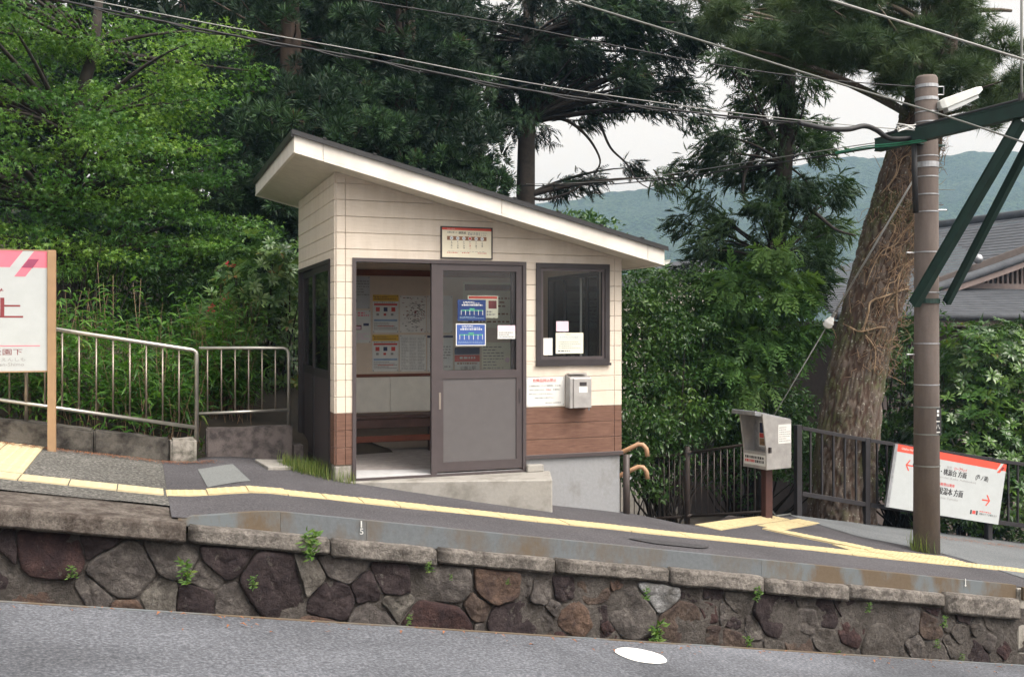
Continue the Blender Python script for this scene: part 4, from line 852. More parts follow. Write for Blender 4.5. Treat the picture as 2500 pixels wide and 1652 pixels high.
g = Flat(.21, Hh * .34, 'paper', .002); g.lines(.015, Hh * .03, .195, Hh * .31, 7, 'ink_grey', .014, .35); g.build('side_sticker', LP(-.0, w + .002, Hh * .45), -fr, (0, 0, 1), TB)
mb = MB(); mb.bar(LP(.15, w + .012, Hh * .3), LP(.15, w + .012, Hh * .4), .035, .025, fr); mb.build('latch', M['frame_dark'], TB)
mb = MB(); q = plat(1895, 1262); mb.tube([(q[0], q[1] + .15, q[2] - .35), (q[0] - .02, q[1] + .15, q[2] + .62)], .035, 8); tag(mb.build('short_stake', M['bark'], smooth=True), 'pale short wooden stake behind the ticket box post', 'stake')
mb = MB(); q = [plat(*k) for k in ((1872, 1240), (1880, 1252), (1895, 1262), (1930, 1258))]; mb.tube([(k[0], k[1], pz(k[0]) + [.12, .06, .02, .02][i]) for i, k in enumerate(q)], .012, 8); tag(mb.build('hose', M['cable_grey'], smooth=True), 'grey conduit curling from the foot of the ticket box post', 'conduit')

# ------------------------------------------------------------------ utility pole with lamp, beam and braces
pb_ = plat(2262, 1347); PX, PY = float(pb_[0]), float(pb_[1]); PD = (pb_ - CAM) @ FV
UP = thing('utility_pole', (PX, PY, pz(PX)), 'brown concrete utility pole with green steel arm and street lamp', 'utility pole')
pzv = lambda py: dep(2262, py, PD)[2]
ztop = pzv(187); zbt = pz(PX) - .3; r0, r1 = .142, .118
rad = lambda z: r0 + (r1 - r0) * (z - zbt) / (ztop - zbt)
mb = MB(); mb.tube([(PX, PY, zbt), (PX, PY, (zbt + ztop) / 2), (PX, PY, ztop - .03), (PX, PY, ztop)], [r0, (r0 + r1) / 2, r1, r1 * .85], 24); mb.build('shaft', M['pole_concrete'], UP, smooth=True)
def ring(name, py, h, mat, e=.004, n=24):
    z = pzv(py); mb = MB(); mb.tube([(PX, PY, z - h / 2), (PX, PY, z + h / 2)], rad(z) + e, n); return mb.build(name, M[mat], UP, smooth=False)
for py in (213, 244, 318): ring('steel_band', py, .035, 'galv', .005)
ring('steel_band', 404, .06, 'galv', .006)
for py in (276, 300, 383, 433, 476, 518, 616, 714, 838, 938): ring('wire_tie', py, .012, 'galv', .005)
for py in (992, 1058, 1135): ring('plate_strap', py, .014, 'cable_grey', .006)
for py in (735,): ring('green_clamp', py, .05, 'green_steel', .012)
for py, s in ((513, 1), (865, -1), (617, -1)):
    z = pzv(py); d_ = Vector((RV[0], RV[1], 0)) * s; c = Vector((PX, PY, z)); mb = MB(); mb.tube([c + d_ * .1, c + d_ * .22, c + d_ * .225], [.009, .009, .016], 6); mb.build('step_bolt', M['galv'], UP)
# number plate
g = Flat(.095, .3, 'pole_plate', .004); g.rect(.034, .25, .062, .28, 'paper').rect(.034, .212, .062, .236, 'paper')
g.rect(.02, .15, .075, .16, 'paper').text('八', .018, .07, .05, 'paper').rect(.02, .03, .075, .042, 'paper')
q = Vector((PX, PY, pzv(1060))) + Vector((-FV[0] * .128 + RV[0] * .035, -FV[1] * .128 + RV[1] * .035, 0)); g.build('number_plate', q + Vector((0, 0, -.0)), Vector((RV[0] * .95 + FV[0] * .35, RV[1] * .95 + FV[1] * .35, 0)), (0, 0, 1), UP)
# street lamp
lr = Vector((RV[0], RV[1], 0)); lf = Vector((FV[0], FV[1], 0))
def lp(px, py, dd=0): return Vector(dep(px, py, PD - .1 + dd))
a, b = lp(2290, 258), lp(2395, 222); dl = (b - a).normalized(); ul = Vector((0, 0, 1)); ul = (ul - dl * ul.dot(dl)).normalized()
def seg(f, w, h0, h1): return [tuple(a + (b - a) * f + lf * s * w + ul * h) for s, h in ((-1, h0), (1, h0), (1, h1), (-1, h1))]
lm = MB(); lm.v = []; lm.add(seg(0, .06, -.05, .035) + seg(.1, .075, -.06, .05) + seg(.85, .08, -.035, .05) + seg(1, .05, .0, .04), [(0, 1, 2, 3)] + [(4 * i + j, 4 * i + (j + 1) % 4, 4 * i + 4 + (j + 1) % 4, 4 * i + 4 + j) for i in range(3) for j in range(4)] + [(12, 13, 14, 15)])
lo = lm.build('lamp_housing', M['lamp_white'], UP, bevel=.006)
lm = MB(); lm.add(seg(.12, .062, -.105, -.055) + seg(.5, .066, -.095, -.048) + seg(.85, .06, -.07, -.036), [(0, 1, 2, 3)] + [(4 * i + j, 4 * i + (j + 1) % 4, 4 * i + 4 + (j + 1) % 4, 4 * i + 4 + j) for i in range(2) for j in range(4)] + [(8, 9, 10, 11)]); lm.build('lamp_cover', M['lamp_glass'], lo, bevel=.004)
lm = MB(); lm.bar(Vector((PX, PY, pzv(256))) + lr * .1, a + dl * .02, .05, .07); lm.build('lamp_bracket', M['lamp_white'], lo)
lm = MB(); c = Vector((PX, PY, pzv(212))); lm.tube([c + lr * .1, c + lr * .19, c + lr * .19 + Vector((0, 0, -.09)), c + lr * .1 + Vector((0, 0, -.09))], .007, 6); lm.build('stay_hook', M['galv'], UP)
# beam over the track and its two braces (along -y)
zbm = 3.51
def channel(name, a, b, w, h, th, up=(0, 0, 1)):
    a, b = Vector(a), Vector(b); d_ = (b - a).normalized(); r = d_.cross(Vector(up)).normalized(); u = r.cross(d_); mb = MB()
    mb.bar(a - u * (h / 2 - th / 2), b - u * (h / 2 - th / 2), w, th, u); mb.bar(a + u * (h / 2 - th / 2), b + u * (h / 2 - th / 2), w, th, u); mb.bar(a + r * (w / 2 - th), b + r * (w / 2 - th), th, h - 2.02 * th, u)
    return mb.build(name, M['green_steel'], UP)
xb = PX - .19; channel('beam', (xb, .12, zbm), (xb, -4.6, zbm), .1, .15, .014)
mb = MB(); mb.tube([(xb - .0, .0, zbm + .1), (xb + .02, -1, zbm + .1), (xb, -4.6, zbm + .095)], .022, 8); mb.build('conduit', M['cable_black'], UP, smooth=True)
mb = MB(); mb.bar((xb, PY, zbm - .085), (PX + .2, PY, zbm - .085), .14, .016); mb.build('saddle', M['green_steel'], UP)
channel('brace', (PX - .2, PY - .03, 1.66), (xb + .03, -1.86, zbm - .09), .08, .11, .012, (0, 1, 1)); channel('brace', (PX + .19, PY - .1, 1.68), (PX + .02, -1.93, zbm - .09), .06, .08, .012, (0, 1, 1))
mb = MB(); q = at('x', xb, 2494, 322); mb.tube([(xb, q[1], zbm - .05), (xb, q[1], zbm + .25), (xb - .02, q[1] - .02, 4.75)], .012, 8); mb.build('hanger_rod', M['cable_grey'], UP, smooth=True)
mb = MB(); mb.tube([(xb, q[1], zbm + .08), (xb, q[1], zbm + .16)], .03, 10); mb.build('rod_nut', M['frame_dark'], UP)
for k in range(3):
    cc = Vector(dep(2212, 316, PD - .25)) + Vector((0, 0, .02 * k)); mb = MB(); mb.tube([cc + Vector((math.cos(a) * (.085 + .01 * k), math.sin(a) * .085, .015 * math.sin(a * 2 + k))) for a in np.linspace(0, 2 * math.pi, 22)], .006, 5, caps=False); mb.build('cable_coil', M['porcelain'], UP, smooth=True)
mb = MB(); mb.tube([Vector(dep(2232, 352, PD - .14)), Vector(dep(2233, 420, PD - .14)), Vector(dep(2236, 520, PD - .14))], .03, 8); mb.build('down_pipe', M['cable_black'], UP, smooth=True)
# ------------------------------------------------------------------ overhead wires
def sag(a, b, s, n=24): a, b = Vector(a), Vector(b); return [a + (b - a) * (i / n) - Vector((0, 0, 4 * s * (i / n) * (1 - i / n))) for i in range(n + 1)]
def wire(name, pts, r, mat, label, grp='overhead wires'):
    mb = MB(); mb.tube(pts, r, 6); return tag(mb.build(name, M[mat], smooth=True), label, 'wire', grp)
yw = PY - .0
def ext(p, q, k): p, q = Vector(p), Vector(q); return p + (p - q) * k
def curve3(pix, y, extra=0): return [Vector(at('y', y, *q)) for q in pix]
def smooth_pts(P, n=10):
    P = [P[0]] + P + [P[-1]]; out = []
    for i in range(1, len(P) - 2):
        for k in range(n):
            t = k / n; a, b, c, d = P[i - 1], P[i], P[i + 1], P[i + 2]; out.append(.5 * ((2 * b) + (c - a) * t + (2 * a - 5 * b + 4 * c - d) * t * t + (3 * b - a - 3 * c + d) * t ** 3))
    return out + [P[-1]]
m_ = smooth_pts(curve3([(-260, -95), (210, -1), (560, 67), (900, 128), (1300, 204), (1698, 263), (1995, 298), (2225, 318)], yw))
wire('messenger_wire', m_, .005, 'cable_pale', 'pale messenger wire sloping above the black cable bundle over the hut')
bun = smooth_pts(curve3([(-300, -88), (140, 0), (560, 85), (900, 145), (1300, 222), (1698, 275), (1950, 300)], yw + .02))
CBN = thing('cable_bundle', tuple(bun[-1]), 'black twisted cable bundle lashed below the pale messenger wire', 'cable', 'overhead wires')
mb = MB(); mb.tube(bun, .01, 6); mb.build('cable', M['cable_black'], CBN, smooth=True)
mb = MB(); tw = []
for i, p in enumerate(bun): tw.append(p + Vector((0, .012 * math.cos(i * 1.3), .014 * math.sin(i * 1.3) - .012)))
mb.tube(tw, .007, 5); mb.build('cable', M['cable_black'], CBN, smooth=True)
thick = smooth_pts(curve3([(1950, 300), (2020, 314), (2070, 316), (2110, 308), (2140, 318), (2172, 338), (2225, 338)], yw)); mb = MB(); mb.tube(thick, .028, 8); mb.build('cable_tail', M['cable_black'], CBN, smooth=True)
k = 0
for i in range(4, len(m_) - 24, 4):
    a, b = m_[i], min(bun, key=lambda q: (q - m_[i] + Vector((.18 * (1 if k % 2 else -1), 0, 0))).length); k += 1
    mb = MB(); mb.tube([a, b], .004, 4); mb.build('lashing', M['cable_black'], CBN)
wire('thin_wire', smooth_pts(curve3([(500, -70), (880, 0), (1225, 57), (1700, 150), (2000, 193), (2236, 212)], yw)), .006, 'cable_black', 'thin dark wire crossing the cedars towards the top of the pole')
wire('track_wire', smooth_pts(curve3([(900, -150), (1385, 0), (1700, 96), (2015, 194), (2288, 277), (2500, 348), (2700, 420)], -2.0)), .009, 'cable_grey', 'grey green wire passing in front of the pole top')
wire('track_wire', smooth_pts(curve3([(1600, -130), (2027, 0), (2500, 146), (2800, 238)], -2.6)), .0105, 'cable_pale', 'thick pale wire across the top right corner')
far = Vector(dep(700, 470, 26)); pe = Vector(dep(2236, 345, PD - .1))
P4 = [Vector(dep(1100, 452, 22)), Vector(dep(1400, 453, 18.5)), Vector(dep(1600, 440, 16.5)), Vector(dep(1877, 401, 13.8)), Vector(dep(2074, 371, 12)), pe]
wire('service_wire', smooth_pts(P4), .01, 'cable_black', 'dark service cable running back from the pole behind the hut roof')
P5 = [Vector(dep(1100, 450, 22.1)), Vector(dep(1400, 447, 18.6)), Vector(dep(1600, 430, 16.6)), Vector(dep(1877, 388, 13.9)), Vector(dep(2074, 358, 12.1)), Vector(dep(2236, 335, PD - .1))]
wire('service_wire', smooth_pts(P5), .006, 'cable_pale', 'thin pale wire just above the dark service cable')
for k in range(2):
    wire('green_cable', smooth_pts([Vector(dep(2040, 372 + 3 * k, 12.2)), Vector(dep(2110, 358 + 4 * k, 11.6)), Vector(dep(2190, 350 + 5 * k, 11.1)), Vector(dep(2262, 340 + 4 * k, PD - .3))]), .008, 'cable_green', ['upper thin green cable tied along the service wire near the pole', 'lower thin green cable tied along the service wire near the pole'][k], 'green cables at the pole')
# guy wire with insulator
g0, g1 = Vector(dep(2232, 436, PD - .05)), Vector(dep(1880, 1030, 12.7)); gt = (g1 - g0)
GW = thing('guy_wire', tuple(g1), 'slanting guy wire with white insulator from the pole to the ground', 'guy wire')
ti = .55; ia, ib = g0 + gt * (ti - .018), g0 + gt * (ti + .028)
mb = MB(); mb.tube([g0, ia], .011, 6); mb.build('upper_cable', M['cable_pale'], GW, smooth=True)
mb = MB(); mb.tube([ib, g1 + gt * .12], .006, 6); mb.build('lower_cable', M['cable_pale'], GW, smooth=True)
L = (ib - ia).length; n_ = 9; mb = MB(); mb.tube([ia + (ib - ia) * (i / (n_ - 1)) for i in range(n_)], [.015, .028, .04, .045, .062, .05, .062, .05, .02], 14); mb.build('insulator', M['porcelain'], GW, smooth=True)
mb = MB(); mb.tube([ia - gt.normalized() * .06, ia], .022, 8); mb.build('clamp', M['galv'], GW)

# ------------------------------------------------------------------ house on the right, roof further left, mountain
YG = 11.0
ga, gb = at('y', YG, 2290, 690), at('y', YG, 2500, 605); gs = (gb[2] - ga[2]) / (gb[0] - ga[0])
k1 = pdir(2500, 528)[2] / pdir(2500, 528)[0]; xr = (1.4 - k1 * CAM[0] - ga[2] + gs * ga[0]) / (gs - k1); zr = ga[2] + gs * (xr - ga[0])
HS = thing('house', (xr, YG + 5, -3), 'low traditional house with sweeping grey roof and slatted gable at the right', 'house')
xl = ga[0] - .9; zl = ga[2] - .9 * gs; yf, yk = YG - .5, YG + 8
curve = lambda t: -.18 * math.sin(math.pi * t)
NS = 26
def roofside(sgn, name):
    mb = MB()
    for i in range(NS + 1):
        t = i / NS; x = xl + (xr - xl) * t; z = zl + (zr - zl) * t + curve(t)
        if sgn < 0: x = 2 * xr - x
        step = .0
        for y in (yf, yk): mb.v += [(x, y, z + .012), (x, y, z - .0)]
    mb.f = []
    for i in range(NS):
        a, b = 4 * i, 4 * i + 4; mb.f += [(a, b + 1, b + 3, a + 2), (a, a + 1, b + 1, b), ]
    mb.m = [0] * len(mb.f); return mb
RFH = roofside(1, 'roof').build('roof', M['roof_tile'], HS); roofside(-1, 'roof').build('roof', M['roof_tile'], HS)
mb = MB()
for i in range(NS):
    t0_, t1_ = i / NS, (i + 1) / NS; mb.bar((xl + (xr - xl) * t0_, yf + .06, zl + (zr - zl) * t0_ + curve(t0_) - .1), (xl + (xr - xl) * t1_, yf + .06, zl + (zr - zl) * t1_ + curve(t1_) - .1), .12, .2, (0, 0, 1))
mb.build('bargeboard', M['house_board'], RFH)
mb = MB(); mb.tube([(xl + (xr - xl) * i / NS, yf + .02, zl + (zr - zl) * i / NS + curve(i / NS) + .05) for i in range(NS + 1)], .11, 10); mb.build('verge_roll', M['roof_tile'], RFH, smooth=True)
mb = MB(); mb.tube([(xr, yf, zr + .06), (xr, yk, zr + .06)], .16, 8); mb.build('ridge', M['roof_tile'], RFH, smooth=True)
zg = at('y', YG, 2300, 694)[2]
mb = MB(); mb.prism([(xl + .5, YG + .15, zg), (2 * xr - xl - .5, YG + .15, zg), (xr, YG + .15, zr - .1)], (0, .1, 0)); mb.build('gable_wall', M['house_wall'], HS)
x = xl + .7
while x < min(xr, xl + 8):
    zt_k = zl + (zr - zl) * (x - xl) / (xr - xl) - .22
    if zt_k > zg + .06: mb = MB(); mb.box(x, x + .07, YG + .02, YG + .14, zg + .05, zt_k); mb.build('gable_slat', M['house_board'], HS)
    x += .17
mb = MB(); mb.box(xl + .3, xl + 9, YG - .02, YG + .2, zg - .12, zg + .05); mb.build('sill_beam', M['house_board'], HS)
q = at('y', YG - .05, 2387, 632); mb = MB(); K = 8
for i in range(K + 1):
    for j in range(12): a, b = math.pi * i / K, 2 * math.pi * j / 12; mb.v.append((q[0] + .13 * math.sin(a) * math.cos(b), YG - .06 + .13 * math.sin(a) * math.sin(b), q[2] + .13 * math.cos(a)))
mb.f = [(i * 12 + j, i * 12 + (j + 1) % 12, (i + 1) * 12 + (j + 1) % 12, (i + 1) * 12 + j) for i in range(K) for j in range(12)]; mb.m = [0] * len(mb.f); mb.build('gable_lamp', M['galv'], HS, smooth=True)
# skirt roof: stepped courses, one piece
ye, yt = YG - 3.4, YG + .05; ze = at('y', ye, 2320, 772)[2]; zt_s = zg - .1; xe = at('y', ye, 2050, 760)[0]
mb = MB(); NC = 16
for i in range(NC):
    f0, f1 = i / NC, (i + 1) / NC; y0_, y1_ = ye + (yt - ye) * f0, ye + (yt - ye) * f1; za, zb2 = ze + (zt_s - ze) * f0, ze + (zt_s - ze) * f1
    xa = xe + 1.6 * f0; mb.hexa([(xa, y0_, za), (xe + 14, y0_, za), (xe + 14, y1_ + .1, zb2 + .01), (xa, y1_ + .1, zb2 + .01), (xa, y0_, za + .04), (xe + 14, y0_, za + .04), (xe + 14, y1_ + .1, zb2 + .035), (xa, y1_ + .1, zb2 + .035)])
stuff(mb.build('roof_courses', M['roof_tile'], HS))
mb = MB(); mb.tube([(xe - .1, ye - .03, ze + .0), (xe + 14, ye - .03, ze + .0)], .09, 8); mb.build('eave_roll', M['roof_tile'], HS, smooth=True)
mb = MB(); mb.box(xe + .2, xe + 14, ye + .1, ye + .2, ze - .22, ze - .09); mb.build('eave_board', M['house_board'], HS)
mb = MB(); mb.box(xe + .9, xe + 14, ye + 1.0, yk, -5, ze - .1); mb.build('wall', M['house_wall'], HS)
for k in range(8): mb = MB(); mb.box(xe + 1.2 + k * 1.5, xe + 1.3 + k * 1.5, ye + .94, ye + 1.0, -4, ze - .1); mb.build('wall_post', M['house_board'], HS)
H2 = thing('house', tuple(dep(1600, 800, 30)), 'far grey roofed house half hidden by shrubs beside the hut eave', 'house')
c2_ = [Vector(dep(*q)) for q in ((1480, 700, 28), (1700, 655, 28), (1760, 622, 33), (1560, 652, 33))]
mb = MB(); mb.add(c2_ + [v - Vector((0, 0, .2)) for v in c2_], [(0, 1, 2, 3), (7, 6, 5, 4), (0, 4, 5, 1), (1, 5, 6, 2), (2, 6, 7, 3), (3, 7, 4, 0)]); mb.build('roof', M['roof_tile'], H2)
mb = MB(); lo_ = [Vector((v.x, v.y + .4, -5)) for v in c2_]; hi_ = [Vector((v.x, v.y + .4, v.z - .3)) for v in c2_]; mb.hexa([tuple(v) for v in lo_ + hi_]); mb.build('wall', M['wall_cream'], H2)
# mountain
b = NB('mountain_forest'); n1 = b.noise(.045, 6, .7); n2 = b.noise(.42, 5, .75)
b.col(b.mix(b.ramp(n2, [(.4, (0, 0, 0)), (.62, (1, 1, 1))]), (.006, .018, .01), b.ramp(n1, [(.35, (.03, .06, .026)), (.55, (.05, .092, .034)), (.75, (.08, .12, .05))]))); b.rough(.95); b.bump(n2, 1, 3); b.done()
RID = [(900, 560), (1150, 525), (1335, 497), (1500, 470), (1600, 455), (1680, 443), (1800, 425), (1950, 400), (2060, 386), (2120, 383), (2200, 392), (2290, 383), (2390, 366), (2500, 371), (2650, 380), (2900, 430), (3300, 520)]
rx = [r[0] for r in RID]; ry = [r[1] for r in RID]; MD = 640; NXm, NYm = 230, 44; mb = MB()
for j in range(NYm + 1):
    for i in range(NXm + 1):
        px = 700 + 2700 * i / NXm; py = np.interp(px, rx, ry); f = j / NYm; top = Vector(dep(px, py, MD)); dd = MD - 260 * (1 - f) ** 1.0
        base = Vector(dep(px, 800, dd)); zb3 = -8; z = zb3 + (top.z - zb3) * (f ** 1.15)
        z += (11 * fbm(base.x * .012, base.y * .02, 2, 5) * math.sin(math.pi * f) + 2.2 * fbm(base.x * .09, base.y * .09, 1, 3) * min(1, f * 3))
        mb.v.append((base.x, base.y, z))
for i in range(NXm + 1): q = mb.v[NYm * (NXm + 1) + i]; mb.v.append((q[0] + 20, q[1] + 90, -8))
mb.f = [(j * (NXm + 1) + i, j * (NXm + 1) + i + 1, (j + 1) * (NXm + 1) + i + 1, (j + 1) * (NXm + 1) + i) for j in range(NYm + 1) for i in range(NXm)]; mb.m = [0] * len(mb.f)
struct(mb.build('mountain', M['mountain_forest'], smooth=True, fix=True))
# ------------------------------------------------------------------ foliage machinery
def tpl(V, Fc): return np.array(V, float), Fc
def maple_leaf():
    V, ang = [], [-118, -68, 0, 68, 118]; L = [.42, .82, 1., .82, .42]; out = [(0, -.12, 0)]
    for i, (a, l) in enumerate(zip(ang, L)):
        if i: b = math.radians((ang[i - 1] + a) / 2); out.append((.28 * math.sin(b), .28 * math.cos(b), .04))
        a = math.radians(a); out.append((l * math.sin(a), l * math.cos(a), -.14 * l))
    return tpl(out, [tuple(range(len(out)))])
def leaf_tpl(w, fold=.12, bend=.15):       # pointed oval leaf folded along the midrib
    return tpl([(0, 0, 0), (-w, .4, fold), (0, .45, 0), (w, .4, fold), (0, 1, -bend)], [(0, 2, 1), (0, 3, 2), (1, 2, 4), (2, 3, 4)])
def lance(w=.09, bend=.35): return tpl([(0, 0, 0), (-w, .35, .04), (w, .35, .04), (-w * .8, .7, -.06), (w * .8, .7, -.06), (0, 1, -bend)], [(0, 2, 1), (1, 2, 4, 3), (3, 4, 5)])
def pompom(n, seed, ln=1., w=.07, half=.1):
    r = np.random.default_rng(seed); V, Fc = [], []
    for i in range(n):
        u = r.uniform(-half, 1); a = r.uniform(0, 2 * math.pi); s = math.sqrt(1 - u * u); d = np.array([s * math.cos(a), u, s * math.sin(a)]); d[1] += .25; d /= np.linalg.norm(d)
        p = np.cross(d, r.normal(size=3)); p /= np.linalg.norm(p); l = ln * r.uniform(.75, 1.1); st = d * r.uniform(.15, .45)
        b = len(V); V += [st, st * .4 + d * l * .6 + p * w, d * l, st * .4 + d * l * .6 - p * w]; Fc.append((b, b + 1, b + 2, b + 3))
    return tpl(V, Fc)
def needles(n, seed, w=.018):
    r = np.random.default_rng(seed); V, Fc = [], []
    for i in range(n):
        u = r.uniform(-.15, 1); a = r.uniform(0, 2 * math.pi); s = math.sqrt(max(0, 1 - u * u)); d = np.array([s * math.cos(a), u, s * math.sin(a)]); p = np.cross(d, r.normal(size=3)); p /= np.linalg.norm(p)
        b = len(V); V += [d * .05 + p * w, d * .05 - p * w, d * r.uniform(.8, 1.1)]; Fc.append((b, b + 1, b + 2))
    return tpl(V, Fc)
def frond(n, seed, w=.32, droop=.5, sw=.05):      # flat spray with side shoots
    r = np.random.default_rng(seed); V, Fc = [], []
    c = lambda t: np.array([0, t, -droop * t * t])
    for i in range(n):
        t = (i + .5) / n; sg = 1 if i % 2 else -1; l = w * (1 - t * .75) * r.uniform(.7, 1.15) + .06; p = c(t * .92); d = np.array([sg * r.uniform(.35, 1), r.uniform(.4, .9), -.25 * droop + r.uniform(-.35, .25)]); d /= np.linalg.norm(d); q = np.array([-d[1], d[0], 0]) * sw
        b = len(V); V += [p, p + d * l * .55 + q, p + d * l, p + d * l * .55 - q]; Fc.append((b, b + 1, b + 2, b + 3))
    b = len(V); V += [c(0) + [sw * .3, 0, 0], c(0) - [sw * .3, 0, 0], c(.6) - [sw * .5, 0, 0], c(1.05), c(.6) + [sw * .5, 0, 0]]; Fc.append((b, b + 1, b + 2, b + 3, b + 4))
    return tpl(V, Fc)
def unit(a): return a / np.maximum(np.linalg.norm(a, axis=-1, keepdims=True), 1e-9)
def scatter_mesh(name, tpls, pos, axis, nrm, size, mat, tint=None):
    """every leaf or shoot cluster is the template set at pos, its length along axis, its face along nrm"""
    pos, axis, nrm = np.asarray(pos), unit(np.asarray(axis)), np.asarray(nrm); side = unit(np.cross(axis, nrm)); nrm = np.cross(side, axis); size = np.asarray(size)
    pick = rng.integers(0, len(tpls), len(pos)); VV, LL, TT, AA = [], [], [], []; base = 0; tint = rng.random(len(pos)) if tint is None else np.asarray(tint)
    for k, (V, Fc) in enumerate(tpls):
        i = np.nonzero(pick == k)[0]
        if not len(i): continue
        w = pos[i, None] + size[i, None, None] * (side[i, None] * V[None, :, :1] + axis[i, None] * V[None, :, 1:2] + nrm[i, None] * V[None, :, 2:])
        li = np.array([v for f in Fc for v in f]); tot = np.array([len(f) for f in Fc])
        LL.append((li[None] + (np.arange(len(i)) * len(V))[:, None] + base).ravel()); TT.append(np.tile(tot, len(i))); VV.append(w.reshape(-1, 3)); AA.append(np.repeat(tint[i], len(V))); base += len(i) * len(V)
    VV, LL, TT = np.concatenate(VV), np.concatenate(LL), np.concatenate(TT)
    me = bpy.data.meshes.new(name); me.vertices.add(len(VV)); me.vertices.foreach_set('co', VV.ravel()); me.loops.add(len(LL)); me.loops.foreach_set('vertex_index', LL.astype(np.int32))
    me.polygons.add(len(TT)); st = np.concatenate([[0], np.cumsum(TT)[:-1]]); me.polygons.foreach_set('loop_start', st.astype(np.int32)); me.polygons.foreach_set('loop_total', TT.astype(np.int32))
    me.materials.append(M[mat]); at_ = me.attributes.new('tint', 'FLOAT', 'POINT'); at_.data.foreach_set('value', np.concatenate(AA).astype(np.float32)); me.update(calc_edges=True); return me
BAS = np.stack([RV, FV, UV])
def ball(n, shell=.45):
    d = unit(rng.normal(size=(n, 3))); return d * (rng.random(n) ** shell)[:, None]
def in_blob(b, n, shell=.4):     # b = (px, py, rx px, ry px, depth, half depth m)
    px, py, rx, ry, D, rd = b; c = dep(px, py, D); u = ball(n, shell); return c + (u * np.array([rx * D / F, rd, ry * D / F])) @ BAS, u @ BAS
CT = []
def clumps_to_leaves(cl, per, flat=(1, 1, .35), up=.8, out=.5, rand=.6, droop=0., axis_out=1., shell=.5, dirs=None):
    """cl: (centre, radius) rows -> leaf pos, axis, normal"""
    P, A, N, CT[:] = [], [], [], []
    for ci, (c, r) in enumerate(cl):
        u = ball(per if not callable(per) else per(r), shell); CT.append(np.clip(rng.random() * .7 + rng.random(len(u)) * .3, 0, 1)); o = u * np.array(flat) * r; P.append(np.asarray(c) + o); k = len(u)
        N.append(np.array([0, 0, up]) + u * out + rng.normal(size=(k, 3)) * rand)
        A.append(u * axis_out + rng.normal(size=(k, 3)) * .5 + np.array([0, 0, -droop]) + (0 if dirs is None else dirs[ci]))
    return np.concatenate(P), np.concatenate(A), np.concatenate(N)
def plant(name, label, cat, base, group=None): return thing(name, tuple(map(float, base)), label, cat, group)
def limbs(mb, trunk, rads, targets, r0=.05, seed=0, lift=.25, n=6, every=1, r_end=.008):
    """bent branches from the trunk polyline to the foliage clumps"""
    T = [Vector(t) for t in trunk]; r = random.Random(seed)
    for c in targets[::every]:
        c = Vector(c); best = min(range(len(T)), key=lambda i: (T[i] - c).length + (2.0 * max(0, T[i].z - c.z + .1)))
        a = T[best]; m = (a + c) / 2 + Vector((r.uniform(-.1, .1), r.uniform(-.1, .1), lift * (c - a).length * r.uniform(.1, .6) * (1 if c.z > a.z else -.3)))
        pts = [a * ((1 - t) ** 2) + m * (2 * t * (1 - t)) + c * (t * t) for t in [i / n for i in range(n + 1)]]; rr = min(r0, .018 * (c - a).length + .008)
        mb.tube(pts, [rr + (r_end - rr) * i / n for i in range(n + 1)], 5, caps=False)
def trunk_mb(pts, rads, n=12, wob=.0):
    mb = MB(); mb.tube(pts, rads, n); return mb

# ---- maple on the left
TREES = []
T = plant('maple_tree', 'spreading light green maple tree filling the upper left', 'tree', dep(150, 1010, 14))
blobs = [(150, 120, 380, 220, 13.5, 2.2), (60, 360, 330, 240, 12.6, 2.0), (420, 120, 230, 150, 13.8, 1.5), (330, 330, 260, 180, 13.2, 1.8), (480, 420, 140, 120, 13.4, 1.0), (200, 540, 300, 120, 13.0, 1.5), (-200, 250, 250, 350, 13, 2), (430, 560, 180, 120, 13.6, 1.1)]
cl = []
for b in blobs:
    n = int(b[2] * b[3] * b[5] / 3300) + 4
    p, u = in_blob(b, n, .5); cl += [(q, rng.uniform(.3, .62)) for q in p]
P, A, N = clumps_to_leaves(cl, lambda r: int(390 * r), (1, 1, .28), .9, .35, .5, .35)
stuff(put('crown', scatter_mesh('crown', [maple_leaf()], P, A, N, rng.uniform(.036, .06, len(P)), 'leaf_maple', np.concatenate(CT)), T))
tp = [dep(165, 1010, 14), dep(175, 820, 14), dep(165, 650, 13.9), dep(140, 520, 13.7), dep(170, 330, 13.5), dep(230, 120, 13.5), dep(250, -80, 13.5)]
mb = trunk_mb(tp, [.17, .15, .13, .12, .1, .07, .04]); limbs(mb, tp, None, [c for c, r in cl], .06, 1, .3, 6, 2); mb.build('trunk', M['bark_dark'], T, smooth=True)

# ---- cedars
POM = [pompom(50, s, 1, .044) for s in range(5)]
def cedar(label, blobs, trunk, rads, dens=1., size=(.13, .24), seed=0, mat='leaf_cedar', grp='cedars behind the hut', every=3):
    T = plant('cedar_tree', label, 'tree', trunk[0], grp); P, U, TI = [], [], []
    for b in blobs:
        n = int(dens * b[2] * b[3] * (b[4] / 17) ** 2 * b[5] / 1050) + 3; p, u = in_blob(b, n, .3)
        for c, o in zip(p, u):
            k = int(rng.integers(9, 19)); r = rng.uniform(.25, .5); v = ball(k, .6); P.append(c + v * np.array([r, r, r * .8])); U.append(v * .8 + o * .5); TI.append(np.clip(rng.random() * .75 + rng.random(k) * .25, 0, 1))
    P, U, TI = np.concatenate(P), np.concatenate(U), np.concatenate(TI)
    A = U * .8 + np.array([0, 0, .5]) + rng.normal(size=P.shape) * .25
    stuff(put('crown', scatter_mesh('crown', POM, P, A, rng.normal(size=P.shape), rng.uniform(*size, len(P)), mat, TI), T))
    mb = trunk_mb(trunk, rads); limbs(mb, trunk, None, list(P[:: max(1, len(P) // 60)]), .05, seed, -.2, 5); mb.build('trunk', M['bark'], T, smooth=True); return T
